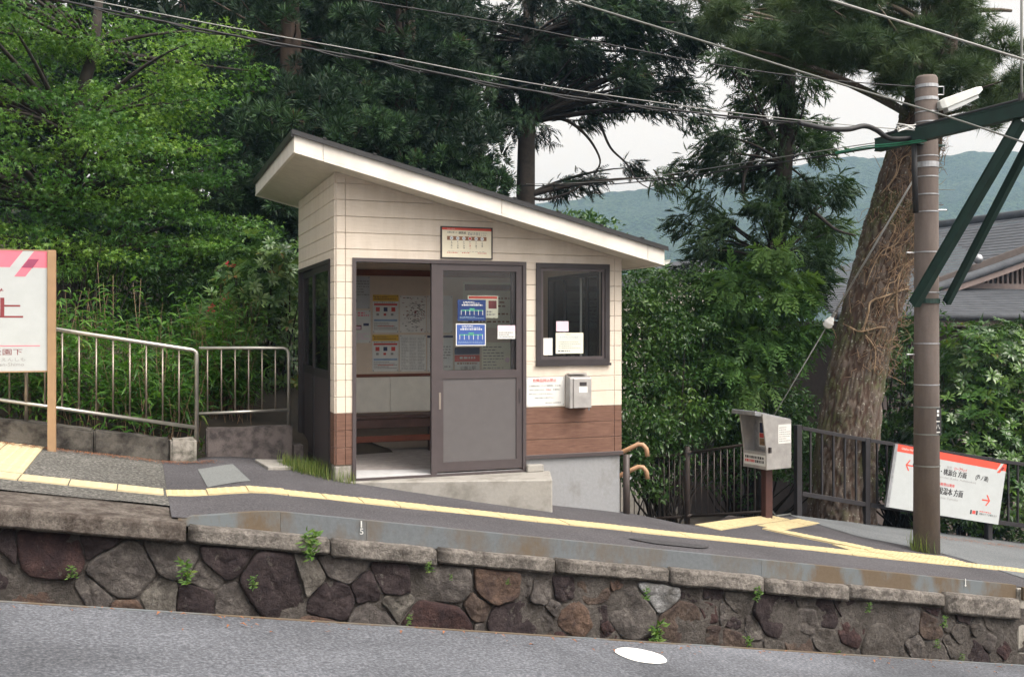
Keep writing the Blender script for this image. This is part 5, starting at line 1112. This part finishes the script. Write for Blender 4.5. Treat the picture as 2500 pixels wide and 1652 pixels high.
cedar('broad dark cedar just behind the hut roof peak', [(700, 150, 190, 260, 17, 1.6), (640, 430, 150, 220, 16.5, 1.3), (790, 330, 150, 160, 16.2, 1.2), (760, 560, 160, 160, 16.5, 1.2), (560, 180, 120, 180, 18, 1.3), (690, 760, 240, 160, 16.8, 1.2)],
      [dep(720, 900, 17.2), dep(715, 500, 17.2), dep(710, 100, 17.2), dep(705, -150, 17.2)], [.28, .24, .18, .1])
cedar('tall dense cedar in the middle behind the roof slope', [(980, 120, 200, 260, 18, 1.7), (920, 380, 180, 200, 17.6, 1.5), (1090, 330, 130, 240, 17.8, 1.3), (1130, 470, 100, 120, 17.6, 1.0), (1000, 600, 220, 160, 17.8, 1.4), (860, 90, 150, 180, 18.4, 1.3)],
      [dep(1000, 900, 18.2), dep(1000, 500, 18.2), dep(990, 100, 18.2), dep(990, -150, 18.2)], [.3, .26, .2, .1], seed=3)
FW = plant('cedar_tree', 'cedar darkened in colour for shade behind the maple and the first cedar', 'tree', dep(450, 900, 21), 'cedars behind the hut')
P, U = [], []
for b in [(450, 200, 330, 330, 21, 1.2), (0, 300, 400, 500, 21, 1.2), (500, 650, 400, 250, 20, 1.2), (900, 300, 350, 500, 22, 1.2), (60, 750, 400, 200, 20, 1.2)]:
    p, u = in_blob(b, int(b[2] * b[3] / 120), .5); P.append(p); U.append(u)
P, U = np.concatenate(P), np.concatenate(U)
stuff(put('crown', scatter_mesh('crown', [pompom(26, s, 1, .1) for s in (11, 12)], P, U + np.array([0, 0, .5]) + rng.normal(size=P.shape) * .3, rng.normal(size=P.shape), rng.uniform(.25, .42, len(P)), 'leaf_cedar', rng.random(len(P)) * .5), FW))  # tint held low: shade among the rear trees is put into leaf colour
tp = [dep(450, 900, 21), dep(455, 400, 21), dep(460, -200, 21)]; trunk_mb(tp, [.3, .25, .12]).build('trunk', M['bark'], FW, smooth=True)

# ---- looser conifers against the sky
FRO = [frond(13, s, .3, .5, .038) for s in range(5)]
def loose(name, label, cl_px, D, trunk, rads, per=150, mat='leaf_hinoki', tp_=FRO, size=(.15, .27), flat=(1.2, 1.1, .85), droop=.35, up=.6, bark='bark_dark', rd=.7, every=1, r0=.07, grp=None, out=.6, axis_out=1., extra=None):
    T = plant(name, label, 'tree', trunk[0], grp); cl = []
    for q in cl_px:
        px, py, r = q[:3]; k = max(1, int(round((r / 37) ** 2))); c0 = np.array(dep(px, py, D + (q[3] if len(q) > 3 else rng.uniform(-rd, rd))))
        for _ in range(k): cl.append((c0 + ((ball(1, .5)[0] * np.array([1, .9, .75])) * (r * D / F) * 1.0) @ BAS, rng.uniform(.6, 1.2) * 42 * D / F))
    tx = np.array([[float(v) for v in q] for q in trunk]); DR = []
    for c, r in cl:
        o = np.asarray(c) - tx[np.argmin(np.abs(tx[:, 2] - c[2]))]; o[2] *= .15; n_ = np.linalg.norm(o); DR.append(o / n_ * 1.1 if n_ > .15 else o * 0)
    P, A, N = clumps_to_leaves(cl, lambda r: int(per * r / .3), flat, up, out, .6, droop, axis_out * .6, dirs=np.array(DR) * .75)
    stuff(put('crown', scatter_mesh('crown', tp_, P, A, N, rng.uniform(*size, len(P)), mat, np.concatenate(CT)), T))
    mb = trunk_mb(trunk, rads); limbs(mb, trunk, None, [c for c, r in cl], r0, 2, .25, 6, every)
    for e_ in (extra or []): mb.tube(smooth_pts([Vector(dep(*k)) for k in e_[0]], 5), np.linspace(e_[1], e_[2], (len(e_[0]) - 1) * 5 + 1).tolist(), 6, caps=False)
    mb.build('trunk', M[bark], T, smooth=True); return T
loose('cypress_tree', 'tall conifer with bare lower trunk standing against the white sky', [(1130, 60, 110), (1230, 120, 110), (1340, 50, 120), (1450, 40, 120), (1560, 50, 100), (1640, 90, 70), (1240, 220, 75), (1340, 190, 90), (1440, 160, 90), (1530, 190, 80), (1615, 190, 55), (1390, 270, 60), (1480, 255, 65), (1560, 262, 45), (1300, 310, 40), (1240, 285, 36), (1635, 265, 30), (1100, 180, 80), (1160, 300, 40)]
      + [(1540, 402, 16), (1622, 436, 14), (1385, 455, 20), (1430, 440, 20), (1345, 468, 20), (1640, 40, 60), (1700, 60, 50), (1690, 130, 36), (1660, 190, 36), (1700, 230, 30), (1680, 280, 25), (1610, 130, 45), (1770, 60, 40), (1283, 40, 60, -.9), (1283, 130, 60, -.9), (1288, 215, 58, -.8), (1290, 285, 40, -.6)], 20, [dep(1283, 620, 20), dep(1283, 480, 20), dep(1286, 300, 20), dep(1290, 100, 20), dep(1300, -120, 20)], [.2, .19, .17, .15, .1], 105, 'leaf_cedar', FRO, (.17, .28),
      extra=[([(1290, 300, 20), (1370, 290, 20), (1430, 330, 19.9), (1465, 390, 19.9), (1450, 425, 19.9)], .05, .012), ([(1465, 300, 20), (1490, 360, 20), (1530, 400, 20), (1560, 445, 20), (1610, 470, 20)], .03, .006), ([(1285, 480, 20), (1330, 487, 19.9), (1390, 470, 19.8), (1440, 440, 19.8)], .04, .01)])
loose('cypress_tree', 'dark drooping cypress in the middle right with a broken bare limb', [(1850, 300, 75), (1790, 330, 55), (1950, 290, 75), (1760, 380, 50), (1720, 410, 35), (1870, 400, 65), (1980, 360, 60), (1800, 440, 50), (1740, 470, 45), (1760, 545, 55), (1850, 530, 60), (1700, 600, 55), (1800, 620, 70), (1960, 470, 55), (2020, 450, 50), (2055, 480, 40), (1990, 560, 60), (2050, 560, 45), (1930, 620, 70), (1690, 545, 40), (1890, 170, 70), (1960, 200, 65), (1840, 110, 70), (1770, 150, 50), (1890, 60, 80), (1980, 60, 70), (1830, 690, 80), (1960, 690, 70), (1720, 680, 50), (1915, 230, 45), (1925, 330, 45), (1905, 450, 50), (1895, 560, 50), (1880, 640, 50)],
      17, [dep(1890, 820, 17), dep(1893, 640, 17), dep(1915, 400, 17), dep(1930, 100, 17), dep(1932, -80, 17)], [.17, .16, .14, .11, .07], 95, 'leaf_hinoki', FRO, (.16, .27), extra=[([(1900, 470, 17), (1950, 500, 16.8), (1990, 520, 16.6), (2040, 560, 16.5), (2090, 575, 16.4)], .06, .012), ([(1860, 360, 17), (1820, 420, 16.8), (1815, 480, 16.8), (1840, 500, 16.8)], .035, .015)])
NDL = [needles(34, s, .026) for s in range(4)]
# ---- the leaning pine with its ivy-bound trunk
TD = 13.9
cen = [(2052, 1330, 180), (2054, 1260, 168), (2062, 1130, 150), (2078, 1000, 145), (2104, 850, 132), (2138, 710, 142), (2168, 600, 136), (2195, 500, 132), (2222, 400, 122), (2250, 300, 112), (2272, 200, 104), (2290, 80, 92), (2300, -60, 82), (2310, -220, 66)]
PT = plant('pine_tree', 'thick leaning pine trunk wrapped in dry vines behind the fence', 'tree', dep(2052, 1300, TD))
cp = [Vector(dep(x, y, TD)) for x, y, w in cen]; cr = [w / 2 * TD / F for x, y, w in cen]
fine = smooth_pts(cp, 26); fr_ = np.interp(np.linspace(0, len(cr) - 1, len(fine)), range(len(cr)), cr); NA = 150; mb = MB(); PLT = []
def trunk_pt(i, a, e=0.):
    i = max(0, min(len(fine) - 1, i)); j = min(i + 1, len(fine) - 1); k = max(i - 1, 0); d = (fine[j] - fine[k]).normalized(); r = d.cross(Vector((0, 1, 0))).normalized(); u = d.cross(r); return fine[i] + (r * math.cos(a) + u * math.sin(a)) * (fr_[i] + e)
for i in range(len(fine)):
    for j in range(NA):
        a = 2 * math.pi * j / NA; p = trunk_pt(i, a); q = Vector((math.cos(a) * 6.2, math.sin(a) * 6.2, i * .085)); q += Vector((noise.noise(q * .7), noise.noise(q * .7 + Vector((5, 0, 0))), noise.noise(q * .7 + Vector((0, 9, 0))))) * .9 + Vector((noise.noise(q * 2.3), noise.noise(q * 2.3 + Vector((5, 0, 0))), 0)) * .3; dd = noise.voronoi(q)[0]; plate = min(1, (dd[1] - dd[0]) * 2.6)
        PLT.append(plate); mb.v.append(tuple(trunk_pt(i, a, -.036 + .036 * plate + .014 * noise.noise(q * 3.1) + .03 * noise.noise(Vector((math.cos(a), math.sin(a), i * .027)) * 1.6))))
mb.f = [(i * NA + j, i * NA + (j + 1) % NA, (i + 1) * NA + (j + 1) % NA, (i + 1) * NA + j) for i in range(len(fine) - 1) for j in range(NA)]; mb.m = [0] * len(mb.f)
mb2 = mb
pcl = [(1740, 20, 60), (1850, 90, 60), (1940, 100, 60), (2120, 110, 70), (2200, 130, 70), (2290, 160, 60), (2400, 60, 35), (1900, 20, 80), (2000, 60, 80), (2100, 30, 90), (2200, 60, 90), (2300, 90, 90), (2390, 130, 70), (2050, 140, 70), (2150, 170, 75), (2250, 205, 60), (2350, 200, 75), (2430, 225, 60), (2485, 250, 45), (1800, 40, 70), (2340, 30, 60), (1880, 130, 50), (1960, 150, 50), (2420, 290, 40), (2200, -60, 90), (2050, -60, 90), (2330, -40, 60), (2490, 190, 30)]
cl = []
for px, py, r in pcl:
    for _ in range(max(2, int((r / 25) ** 2))): cl.append((np.array(dep(px, py, TD + rng.uniform(-1.5, .6))) + (ball(1, .5)[0] * (r * TD / F)) @ BAS, .2))
limbs(mb2, [tuple(p) for p in cp[8:]], None, [c for c, r in cl][::3], .07, 4, .2)
for pts, a, b2 in (([(2300, 60, TD), (2360, 30, TD), (2430, 25, TD), (2470, 27, TD)], .05, .02), ([(2262, 240, TD), (2180, 140, TD - .2), (2080, 110, TD - .3), (1990, 60, TD - .4)], .1, .03), ([(2262, 230, TD), (2340, 170, TD - .3), (2420, 190, TD - .4)], .09, .03)):
    mb2.tube(smooth_pts([Vector(dep(*k)) for k in pts], 5), np.linspace(a, b2, (len(pts) - 1) * 5 + 1).tolist(), 8, caps=False)
po = mb2.build('trunk', M['bark_plates'], PT, smooth=True); pa = po.data.attributes.new('plate', 'FLOAT', 'POINT'); pa.data.foreach_set('value', (PLT + [.6] * (len(po.data.vertices) - len(PLT))))
P, A, N = clumps_to_leaves(cl, 24, (1, 1, .7), .3, .6, .6, -.2)
stuff(put('crown', scatter_mesh('crown', NDL, P, A + np.array([0, 0, .3]), N, rng.uniform(.13, .21, len(P)), 'leaf_pine', np.concatenate(CT)), PT))
# vines: thick stems one by one, the web of fine dry twigs as one
front = -math.pi / 2
def facing(i, sx):          # angle on the trunk that shows at sideways offset sx (-1..1)
    best = min([2 * math.pi * k / 180 for k in range(180)], key=lambda a: abs(((trunk_pt(i, a) - fine[i]).dot(Vector(RV)) / fr_[i]) - sx) + (3 if (trunk_pt(i, a) - fine[i]).dot(Vector(FV)) > 0 else 0)); return best
def idx(py): return int(np.argmin([abs((800 - (p.z - CAM[2]) * 0 - 0) - 0) if False else abs(800 - F * (p.z - CAM[2]) / ((np.array(p) - CAM) @ FV) - py) for p in fine]))
def vine(path, r, mat='vine'):
    pts = smooth_pts([trunk_pt(idx(py), facing(idx(py), sx), .02 + e) for py, sx, e in path], 6); mb = MB(); mb.tube(pts, np.linspace(r, r * .6, len(pts)).tolist(), 6); return mb.build('vine_stem', M[mat], PT, smooth=True)
vine([(815, -.4, 0), (770, -.35, .02), (745, -.35, .01), (725, 0, .01), (700, .5, 0), (690, .75, 0)], .015)
vine([(812, -.75, 0), (818, -.45, .01), (800, .0, .01), (795, .3, 0)], .012); vine([(820, -.3, 0), (850, .1, 0), (900, .2, 0)], .011); vine([(760, .6, 0), (720, .35, 0), (660, .3, 0), (620, .7, 0)], .013)
for k in range(40):
    py = rnd.uniform(340, 760); sx = rnd.uniform(-.85, .6); path = [(py, sx, 0)]
    for _ in range(4): py -= rnd.uniform(8, 50); sx = max(-.92, min(.92, sx + rnd.uniform(-.2, .4))); path.append((py, sx, rnd.uniform(0, .03)))
    vine(path, rnd.uniform(.004, .008), rnd.choice(['vine', 'vine_dry', 'vine_dry']))
mb = MB()
for k in range(700):
    i = rnd.randint(idx(900), idx(330)) if idx(900) < idx(330) else rnd.randint(idx(330), idx(900)); a = facing(i, max(-.97, min(.97, rnd.gauss(.3, .55)))); p = trunk_pt(i, a, .01); o = (p - fine[i]).normalized(); q = p; pts = [p]
    for _ in range(3): q = q + Vector((rnd.gauss(0, .06), rnd.gauss(0, .04), rnd.gauss(.02, .07))) + o * rnd.uniform(-.01, .03); pts.append(q)
    mb.tube(pts, [.005, .004, .004, .002], 3, caps=False)
stuff(mb.build('vine_twigs', M['vine_dry'], PT, fix=False))

# ---- shrubs
LF, LFN = leaf_tpl(.24), leaf_tpl(.16)
def shrub(name, label, blobs, mat, tp_, size, dens, base, up=.5, droop=.2, cat='shrub', grp=None, flat=(1, 1, .6), csize=(.16, .34), per=300, shell=.42):
    T = plant(name, label, cat, base, grp); cl = []
    for b in blobs: p, u = in_blob(b, int(dens * b[2] * b[3] * (b[4] / 14) ** 2 * b[5] / 260), shell); cl += [(q, rng.uniform(*csize)) for q in p]
    P, A, N = clumps_to_leaves(cl, lambda r: int(per * r), flat, up, .7, .55, droop)
    stuff(put('foliage', scatter_mesh('foliage', tp_, P, A, N, rng.uniform(*size, len(P)), mat, np.concatenate(CT)), T))
    mb = MB(); b0 = Vector(base)
    for k in range(0, len(cl), max(1, len(cl) // 45)):
        c = Vector(cl[k][0]); m = (b0 + c) / 2 + Vector((rnd.uniform(-.2, .2), rnd.uniform(-.2, .2), -.1)); mb.tube([b0 + Vector((rnd.uniform(-.3, .3), rnd.uniform(-.3, .3), -.2)), m, c], [.022, .014, .006], 5, caps=False)
    mb.build('stems', M['bark_dark'], T, smooth=True); return T
shrub('evergreen_shrub', 'big glossy evergreen shrub growing right beside the hut', [(1430, 830, 100, 150, 15.2, .7), (1600, 850, 130, 210, 14.6, .9), (1570, 1050, 130, 160, 14.2, .8), (1680, 780, 100, 120, 15, .7), (1690, 1000, 120, 170, 14.8, .8), (1560, 740, 80, 90, 15, .6)], 'leaf_gloss', [LF, leaf_tpl(.2)], (.06, .1), 1.0, dep(1620, 1290, 14.8))
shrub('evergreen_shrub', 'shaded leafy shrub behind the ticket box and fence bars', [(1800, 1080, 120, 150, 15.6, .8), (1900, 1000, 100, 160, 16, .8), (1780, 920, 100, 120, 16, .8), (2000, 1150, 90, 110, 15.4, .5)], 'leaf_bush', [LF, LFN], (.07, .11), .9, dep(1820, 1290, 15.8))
loose('young_fir', 'bright green young conifer with layered fans beside the pine trunk', [(1882, 615, 40), (1860, 665, 65), (1800, 705, 65), (1900, 720, 60), (1830, 770, 85), (1760, 800, 75), (1900, 800, 65), (1850, 865, 80), (1745, 870, 50), (1950, 690, 40), (1800, 930, 65), (1720, 760, 40), (1890, 900, 55)], 14.9, [dep(1850, 1250, 15), dep(1858, 900, 15), dep(1876, 700, 15), dep(1884, 590, 15)], [.07, .06, .04, .015], 50, 'leaf_young', [frond(15, s, .36, .35, .045) for s in range(3)], (.26, .46), (1.3, 1.1, .16), .55, 1.5, rd=.6)
def rosette(n, seed):
    r = np.random.default_rng(seed); V, Fc = [], []
    for k in range(n):
        a = 2 * math.pi * k / n + r.uniform(-.2, .2); d = np.array([math.cos(a), .42 + r.uniform(-.2, .25), math.sin(a)]); d /= np.linalg.norm(d); s = np.array([-math.sin(a), 0, math.cos(a)]) * .14; l = r.uniform(.8, 1.1)
        b = len(V); V += [d * .08, d * l * .5 + s, d * l * .52 + [0, .03, 0], d * l * .5 - s, d * l + [0, -.22, 0]]; Fc += [(b, b + 1, b + 2), (b, b + 2, b + 3), (b + 1, b + 4, b + 2), (b + 2, b + 4, b + 3)]
    return tpl(V, Fc)
ROS = [rosette(9, s) for s in range(4)]
def rhodo(name, label, blobs, base, grp=None, nfree=60, size=(.11, .17), dens=1., mat='leaf_rhodo'):
    T = plant(name, label, 'shrub', base, grp); P, U = [], []
    for b in blobs: p, u = in_blob(b, int(dens * b[2] * b[3] * (b[4] / 13) ** 2 * b[5] / 45), .35); P.append(p); U.append(u)
    P, U = np.concatenate(P), np.concatenate(U); A = U * .7 + np.array([0, 0, .5]) + rng.normal(size=P.shape) * .35; Z = rng.uniform(*size, len(P))
    key = -(U @ FV) + .5 * U[:, 2] + rng.random(len(P)) * .8; o = np.argsort(-key); fr_i = o[:nfree]; rest = o[nfree:]
    stuff(put('foliage', scatter_mesh('foliage', ROS, P[rest], A[rest], rng.normal(size=(len(rest), 3)), Z[rest], mat), T))
    rm = [scatter_mesh('leaf_whorl', [t], np.zeros((1, 3)), np.array([[0, 0, 1.]]), np.array([[0, 1., 0]]), np.ones(1), mat) for t in ROS]
    for i in fr_i:
        w = put('leaf_whorl', rm[i % 4], T, P[i], Vector(A[i]).to_track_quat('Z', 'Y').to_euler()); w.scale = (Z[i],) * 3
    mb = MB(); b0 = Vector(base)
    for k in range(0, len(P), max(1, len(P) // 40)): c = Vector(P[k]); mb.tube([b0 + Vector((rnd.uniform(-.4, .4), rnd.uniform(-.2, .2), -.2)), (b0 + c) / 2 + Vector((rnd.uniform(-.2, .2), 0, -.1)), c], [.025, .016, .007], 5, caps=False)
    mb.build('stems', M['bark_dark'], T, smooth=True); return T
RB = rhodo('rhododendron', 'rhododendron bush with red blossoms left of the hut', [(640, 690, 110, 130, 12.4, .6), (690, 640, 60, 70, 12.6, .4), (600, 860, 130, 140, 12.9, .6), (690, 860, 70, 180, 12.8, .5), (560, 760, 80, 90, 13, .5), (620, 1000, 120, 60, 12.6, .4)], dep(640, 1080, 12.9))
for px, py in ((557, 645), (548, 727), (560, 722), (515, 757), (520, 748), (505, 958), (570, 650)):
    c = dep(px, py, 12.15 if py < 900 else 12.3); n = 9; d = unit(rng.normal(size=(n, 3)) + np.array([0, -.6, .3]))
    put('blossom', scatter_mesh('blossom', [leaf_tpl(.32)], np.tile(c, (n, 1)) + d * .012, d, rng.normal(size=(n, 3)), rng.uniform(.03, .055, n), 'petal'), RB)
rhodo('rhododendron', 'broad leaved shrub behind the direction sign at right', [(2400, 900, 130, 130, 15.2, .8), (2350, 1050, 150, 130, 15, .8), (2450, 1200, 120, 150, 14.8, .7), (2300, 1200, 110, 120, 14.9, .6), (2480, 1000, 100, 200, 15.2, .7)], dep(2380, 1350, 15), nfree=70, size=(.11, .18), dens=.9, mat='leaf_gloss')
shrub('fir_shrub', 'feathery conifer shrub below the house eave at far right', [(2460, 810, 80, 45, 16.5, .6), (2350, 880, 60, 50, 16.5, .5)], 'leaf_hinoki', FRO, (.2, .34), .5, dep(2430, 1100, 16.6), per=110, csize=(.2, .36))
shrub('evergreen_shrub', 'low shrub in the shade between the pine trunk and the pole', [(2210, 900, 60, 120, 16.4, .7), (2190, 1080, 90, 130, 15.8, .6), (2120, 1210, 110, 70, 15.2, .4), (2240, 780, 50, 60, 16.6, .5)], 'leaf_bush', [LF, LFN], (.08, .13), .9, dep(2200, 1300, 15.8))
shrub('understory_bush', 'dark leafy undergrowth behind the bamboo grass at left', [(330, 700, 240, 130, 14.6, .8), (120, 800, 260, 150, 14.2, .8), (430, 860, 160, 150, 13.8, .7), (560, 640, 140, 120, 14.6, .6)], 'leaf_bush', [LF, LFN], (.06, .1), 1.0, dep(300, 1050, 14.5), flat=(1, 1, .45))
shrub('understory_bush', 'sparse twiggy bush beside the station sign top', [(180, 640, 130, 90, 12.6, .6), (40, 560, 120, 60, 12.6, .5), (260, 620, 100, 60, 12.8, .5)], 'leaf_maple', [LFN], (.05, .08), .55, dep(180, 1010, 12.8), flat=(1.1, 1, .35))
shrub('distant_tree', 'small round tree top just above the hut roof edge', [(1405, 540, 45, 32, 34, 1), (1440, 590, 60, 50, 34, 1), (1560, 690, 60, 60, 30, 1)], 'leaf_gloss', [LF], (.16, .26), .3, dep(1420, 760, 34), cat='tree', csize=(.4, .8), per=130)
# bamboo grass behind the left railing
def terr(x, y): return ground_z(x, y)
P, A, N, Z = [], [], [], []
mbs = MB()
for k in range(1500):
    x = rnd.uniform(-4.6, -1.0) if rnd.random() < .8 else rnd.uniform(-1.1, -.5); y = rnd.uniform(1.08, 2.9) if x < -1.1 else rnd.uniform(2.2, 3.2)
    g0_ = terr(x, y); h = rnd.uniform(.4, .85) * (1 + .3 * (y - 1)) ; lean = Vector((rnd.gauss(0, .16), rnd.gauss(-.1, .14), 1)) * h; b = Vector((x, y, g0_ - .05))
    if k % 3 == 0: mbs.tube([b, b + lean * .55, b + lean], [.004, .003, .002], 3, caps=False)
    for j in range(rnd.randint(7, 13)):
        t = rnd.uniform(.3, 1); a = rnd.uniform(0, 6.3); P.append(tuple(b + lean * t)); A.append((math.cos(a), math.sin(a), rnd.uniform(-.3, .8))); N.append((rnd.gauss(0, .4), rnd.gauss(0, .4), 1)); Z.append(rnd.uniform(.1, .2))
bam = tag(put('bamboo_grass', scatter_mesh('bamboo_grass', [lance(.085), lance(.07, .5)], np.array(P), np.array(A), np.array(N), np.array(Z), 'leaf_bamboo')), 'thick green bamboo grass behind the silver railing', 'bamboo grass', kind='stuff')
mbs.build('bamboo_stems', M['vine_dry'], bam, fix=False)
# tall dry stalks
for k, (px, py0, py1, ln) in enumerate(((238, 640, 900, 10), (252, 690, 900, 6), (276, 670, 930, -8), (325, 690, 920, 18), (344, 680, 900, -22), (215, 735, 920, 25))):
    a, b = Vector(dep(px + ln, py1 + 60, 11.6)), Vector(dep(px, py0, 11.4)); mb = MB(); mb.tube([a, (a + b) / 2 + Vector((.02, 0, 0)), b], [.004, .0032, .0015], 5)
    tag(mb.build('dry_stalk', M['vine'], smooth=True), 'thin dry pale stalk rising above the silver railing', 'stalk', 'dry stalks in the bamboo grass')
# grass by the hut corner and at the pole foot
def grass(name, label, pts, n, h, mat='leaf_grass', spread=.6):
    P, A, N, Z = [], [], [], []
    for k in range(n):
        x, y = pts(); a = rnd.uniform(0, 6.3); P.append((x, y, pz(x) - .02)); l = rnd.uniform(.15, .8); A.append((math.cos(a) * l * spread * 2, math.sin(a) * l * spread * 2, 1)); N.append((math.cos(a), math.sin(a), .3)); Z.append(rnd.uniform(*h))
    return tag(put(name, scatter_mesh(name, [lance(.016, .25), lance(.013, .5)], np.array(P), np.array(A), np.array(N), np.array(Z), mat)), label, 'grass', kind='stuff')
def gp():
    while True:
        x, y = rnd.uniform(-.42, .16), rnd.uniform(-.12, .75)
        if (x < -.03 or y < -.02) and y > .62 - (x + .42) * 1.35 - .25 * rnd.random() and (x < .16): return x, y
grass('grass_tuft', 'unkempt green grass at the left front corner of the hut', gp, 1300, (.05, .17))
def gq():
    a = rnd.uniform(2.6, 4.6); r = .14 + abs(rnd.gauss(0, .03)); return PX + r * math.cos(a), PY + r * math.sin(a)
grass('grass_tuft', 'few grass blades at the foot of the utility pole', gq, 70, (.1, .28))
# dry needles along the kerb and on the concrete
def litter(label, fn, n):
    P = [fn() for _ in range(n)]; A = [(math.cos(a), math.sin(a), -SLOPE * math.cos(a)) for a in [rnd.uniform(0, 6.3) for _ in P]]
    return tag(put('fallen_needles', scatter_mesh('fallen_needles', [lance(.03, 0)], np.array([(x, y, pz(x) + .014) for x, y in P]), np.array(A), np.tile([SLOPE, 0, 1.], (n, 1)), rng.uniform(.04, .09, n), 'needles_dry')), label, 'fallen needles', kind='stuff')
litter('rust brown fallen pine needles along the kerb', lambda: (lambda x: (x, .72 - abs(rnd.gauss(0, .07)) - .05 * (x + 2)))(rnd.uniform(-3.2, -1.0)), 900)
litter('rust brown fallen needles under the direction sign', lambda: (rnd.uniform(8.0, 9.8), 1.1 + rnd.gauss(0, .12)), 500)
P = [(x, y) for x, y in ((rnd.uniform(-2.4, 3.4), -4.93 - abs(rnd.gauss(0, .16)) * rnd.random()) for _ in range(170))]; A = [(math.cos(a), math.sin(a), -SLOPE * math.cos(a)) for a in [rnd.uniform(0, 6.3) for _ in P]]
tag(put('fallen_needles', scatter_mesh('fallen_needles', [lance(.05, 0), leaf_tpl(.2)], np.array([(x, y, NEARZ(x) + .012) for x, y in P]), np.array(A), np.tile([SLOPE, 0, 1.], (len(P), 1)), rng.uniform(.012, .035, len(P)), 'needles_dry')), 'scattered dry bits along the near platform edge', 'fallen needles', kind='stuff')
# weeds growing from the wall
WEEDS = [(755, 1330, 72, 'tall upright green weed growing over the coping left of the painted 15'), (175, 1395, 30, 'tiny green weed on the dark red stone at far left'), (455, 1395, 60, 'yellowish drooping weed between two big stones at left'), (617, 1420, 34, 'round clover like weed clump beside the pale stone'), (1047, 1383, 30, 'yellow green fern tuft under the coping right of the painted 15'), (1100, 1407, 16, 'tiny sprout just right of the yellow fern tuft'), (1238, 1418, 18, 'small drooping sprig under the coping in the middle'), (998, 1510, 28, 'narrow weed low in the wall near the dark stone'), (1575, 1447, 38, 'leafy weed beside the top of the white lime smear'), (1602, 1545, 70, 'tall fern left of the white lime smear near the ground'), (1825, 1568, 44, 'bushy fern low in the wall right of the lime smear'), (1848, 1450, 42, 'hanging grass weed at the coping joint right of the lime smear'), (2118, 1482, 32, 'spiky weed just below the coping at right'), (2302, 1514, 38, 'spreading fern under the coping near the right end'), (2285, 1570, 32, 'small fern below the spreading fern at right'), (2345, 1602, 26, 'low sprout near the bottom right of the wall'), (2045, 1590, 14, 'tiny yellow green sprout at the foot of the wall')]
for px, py, h, lab in WEEDS:
    c = at('y', -2.31, px, py); s = h / F * 7.0; n = 16 + int(h * .9); P, A, N, Z = [], [], [], []
    for k in range(n):
        t = rnd.uniform(-.5, .5); a = rnd.uniform(0, 6.3); P.append((c[0] + rnd.gauss(0, s * .12), c[1] - rnd.uniform(0, .03), c[2] + t * s * .9)); A.append((math.cos(a), -.5 * abs(math.sin(a)) - .1, rnd.uniform(-.2, .9))); N.append((rnd.gauss(0, .5), -1, .5)); Z.append(s * rnd.uniform(.12, .34))
    T = plant('wall_weed', lab, 'weed', c, 'weeds in the stone wall'); me = scatter_mesh('leaves', [leaf_tpl(.2), lance(.12)], np.array(P), np.array(A), np.array(N), np.array(Z), 'leaf_weed'); put('leaves', me, T)
    mb = MB(); mb.tube([(c[0], c[1] + .03, c[2] - s * .45), (c[0] + .005, c[1] - .02, c[2]), (c[0], c[1] - .015, c[2] + s * .4)], [.004, .003, .0015], 4); mb.build('stem', M['leaf_weed'], T)
# ------------------------------------------------------------------ haze
b = bpy.data.materials.new('haze'); b.use_nodes = True; b.node_tree.nodes.clear(); ou = b.node_tree.nodes.new('ShaderNodeOutputMaterial'); vo = b.node_tree.nodes.new('ShaderNodeVolumePrincipled')
vo.inputs['Color'].default_value = (.42, .68, 1, 1); vo.inputs['Density'].default_value = .0005; vo.inputs['Anisotropy'].default_value = .1; vo.inputs['Absorption Color'].default_value = (1, 1, 1, 1); b.node_tree.links.new(vo.outputs[0], ou.inputs['Volume'])
mb = MB(); e = 12; mb.box(min(gx) - e, max(gx) + e, min(gy) - e, max(gy) + e, -14, 128); hz = mb.build('haze', b); stuff(hz); hz.display_type = 'WIRE'
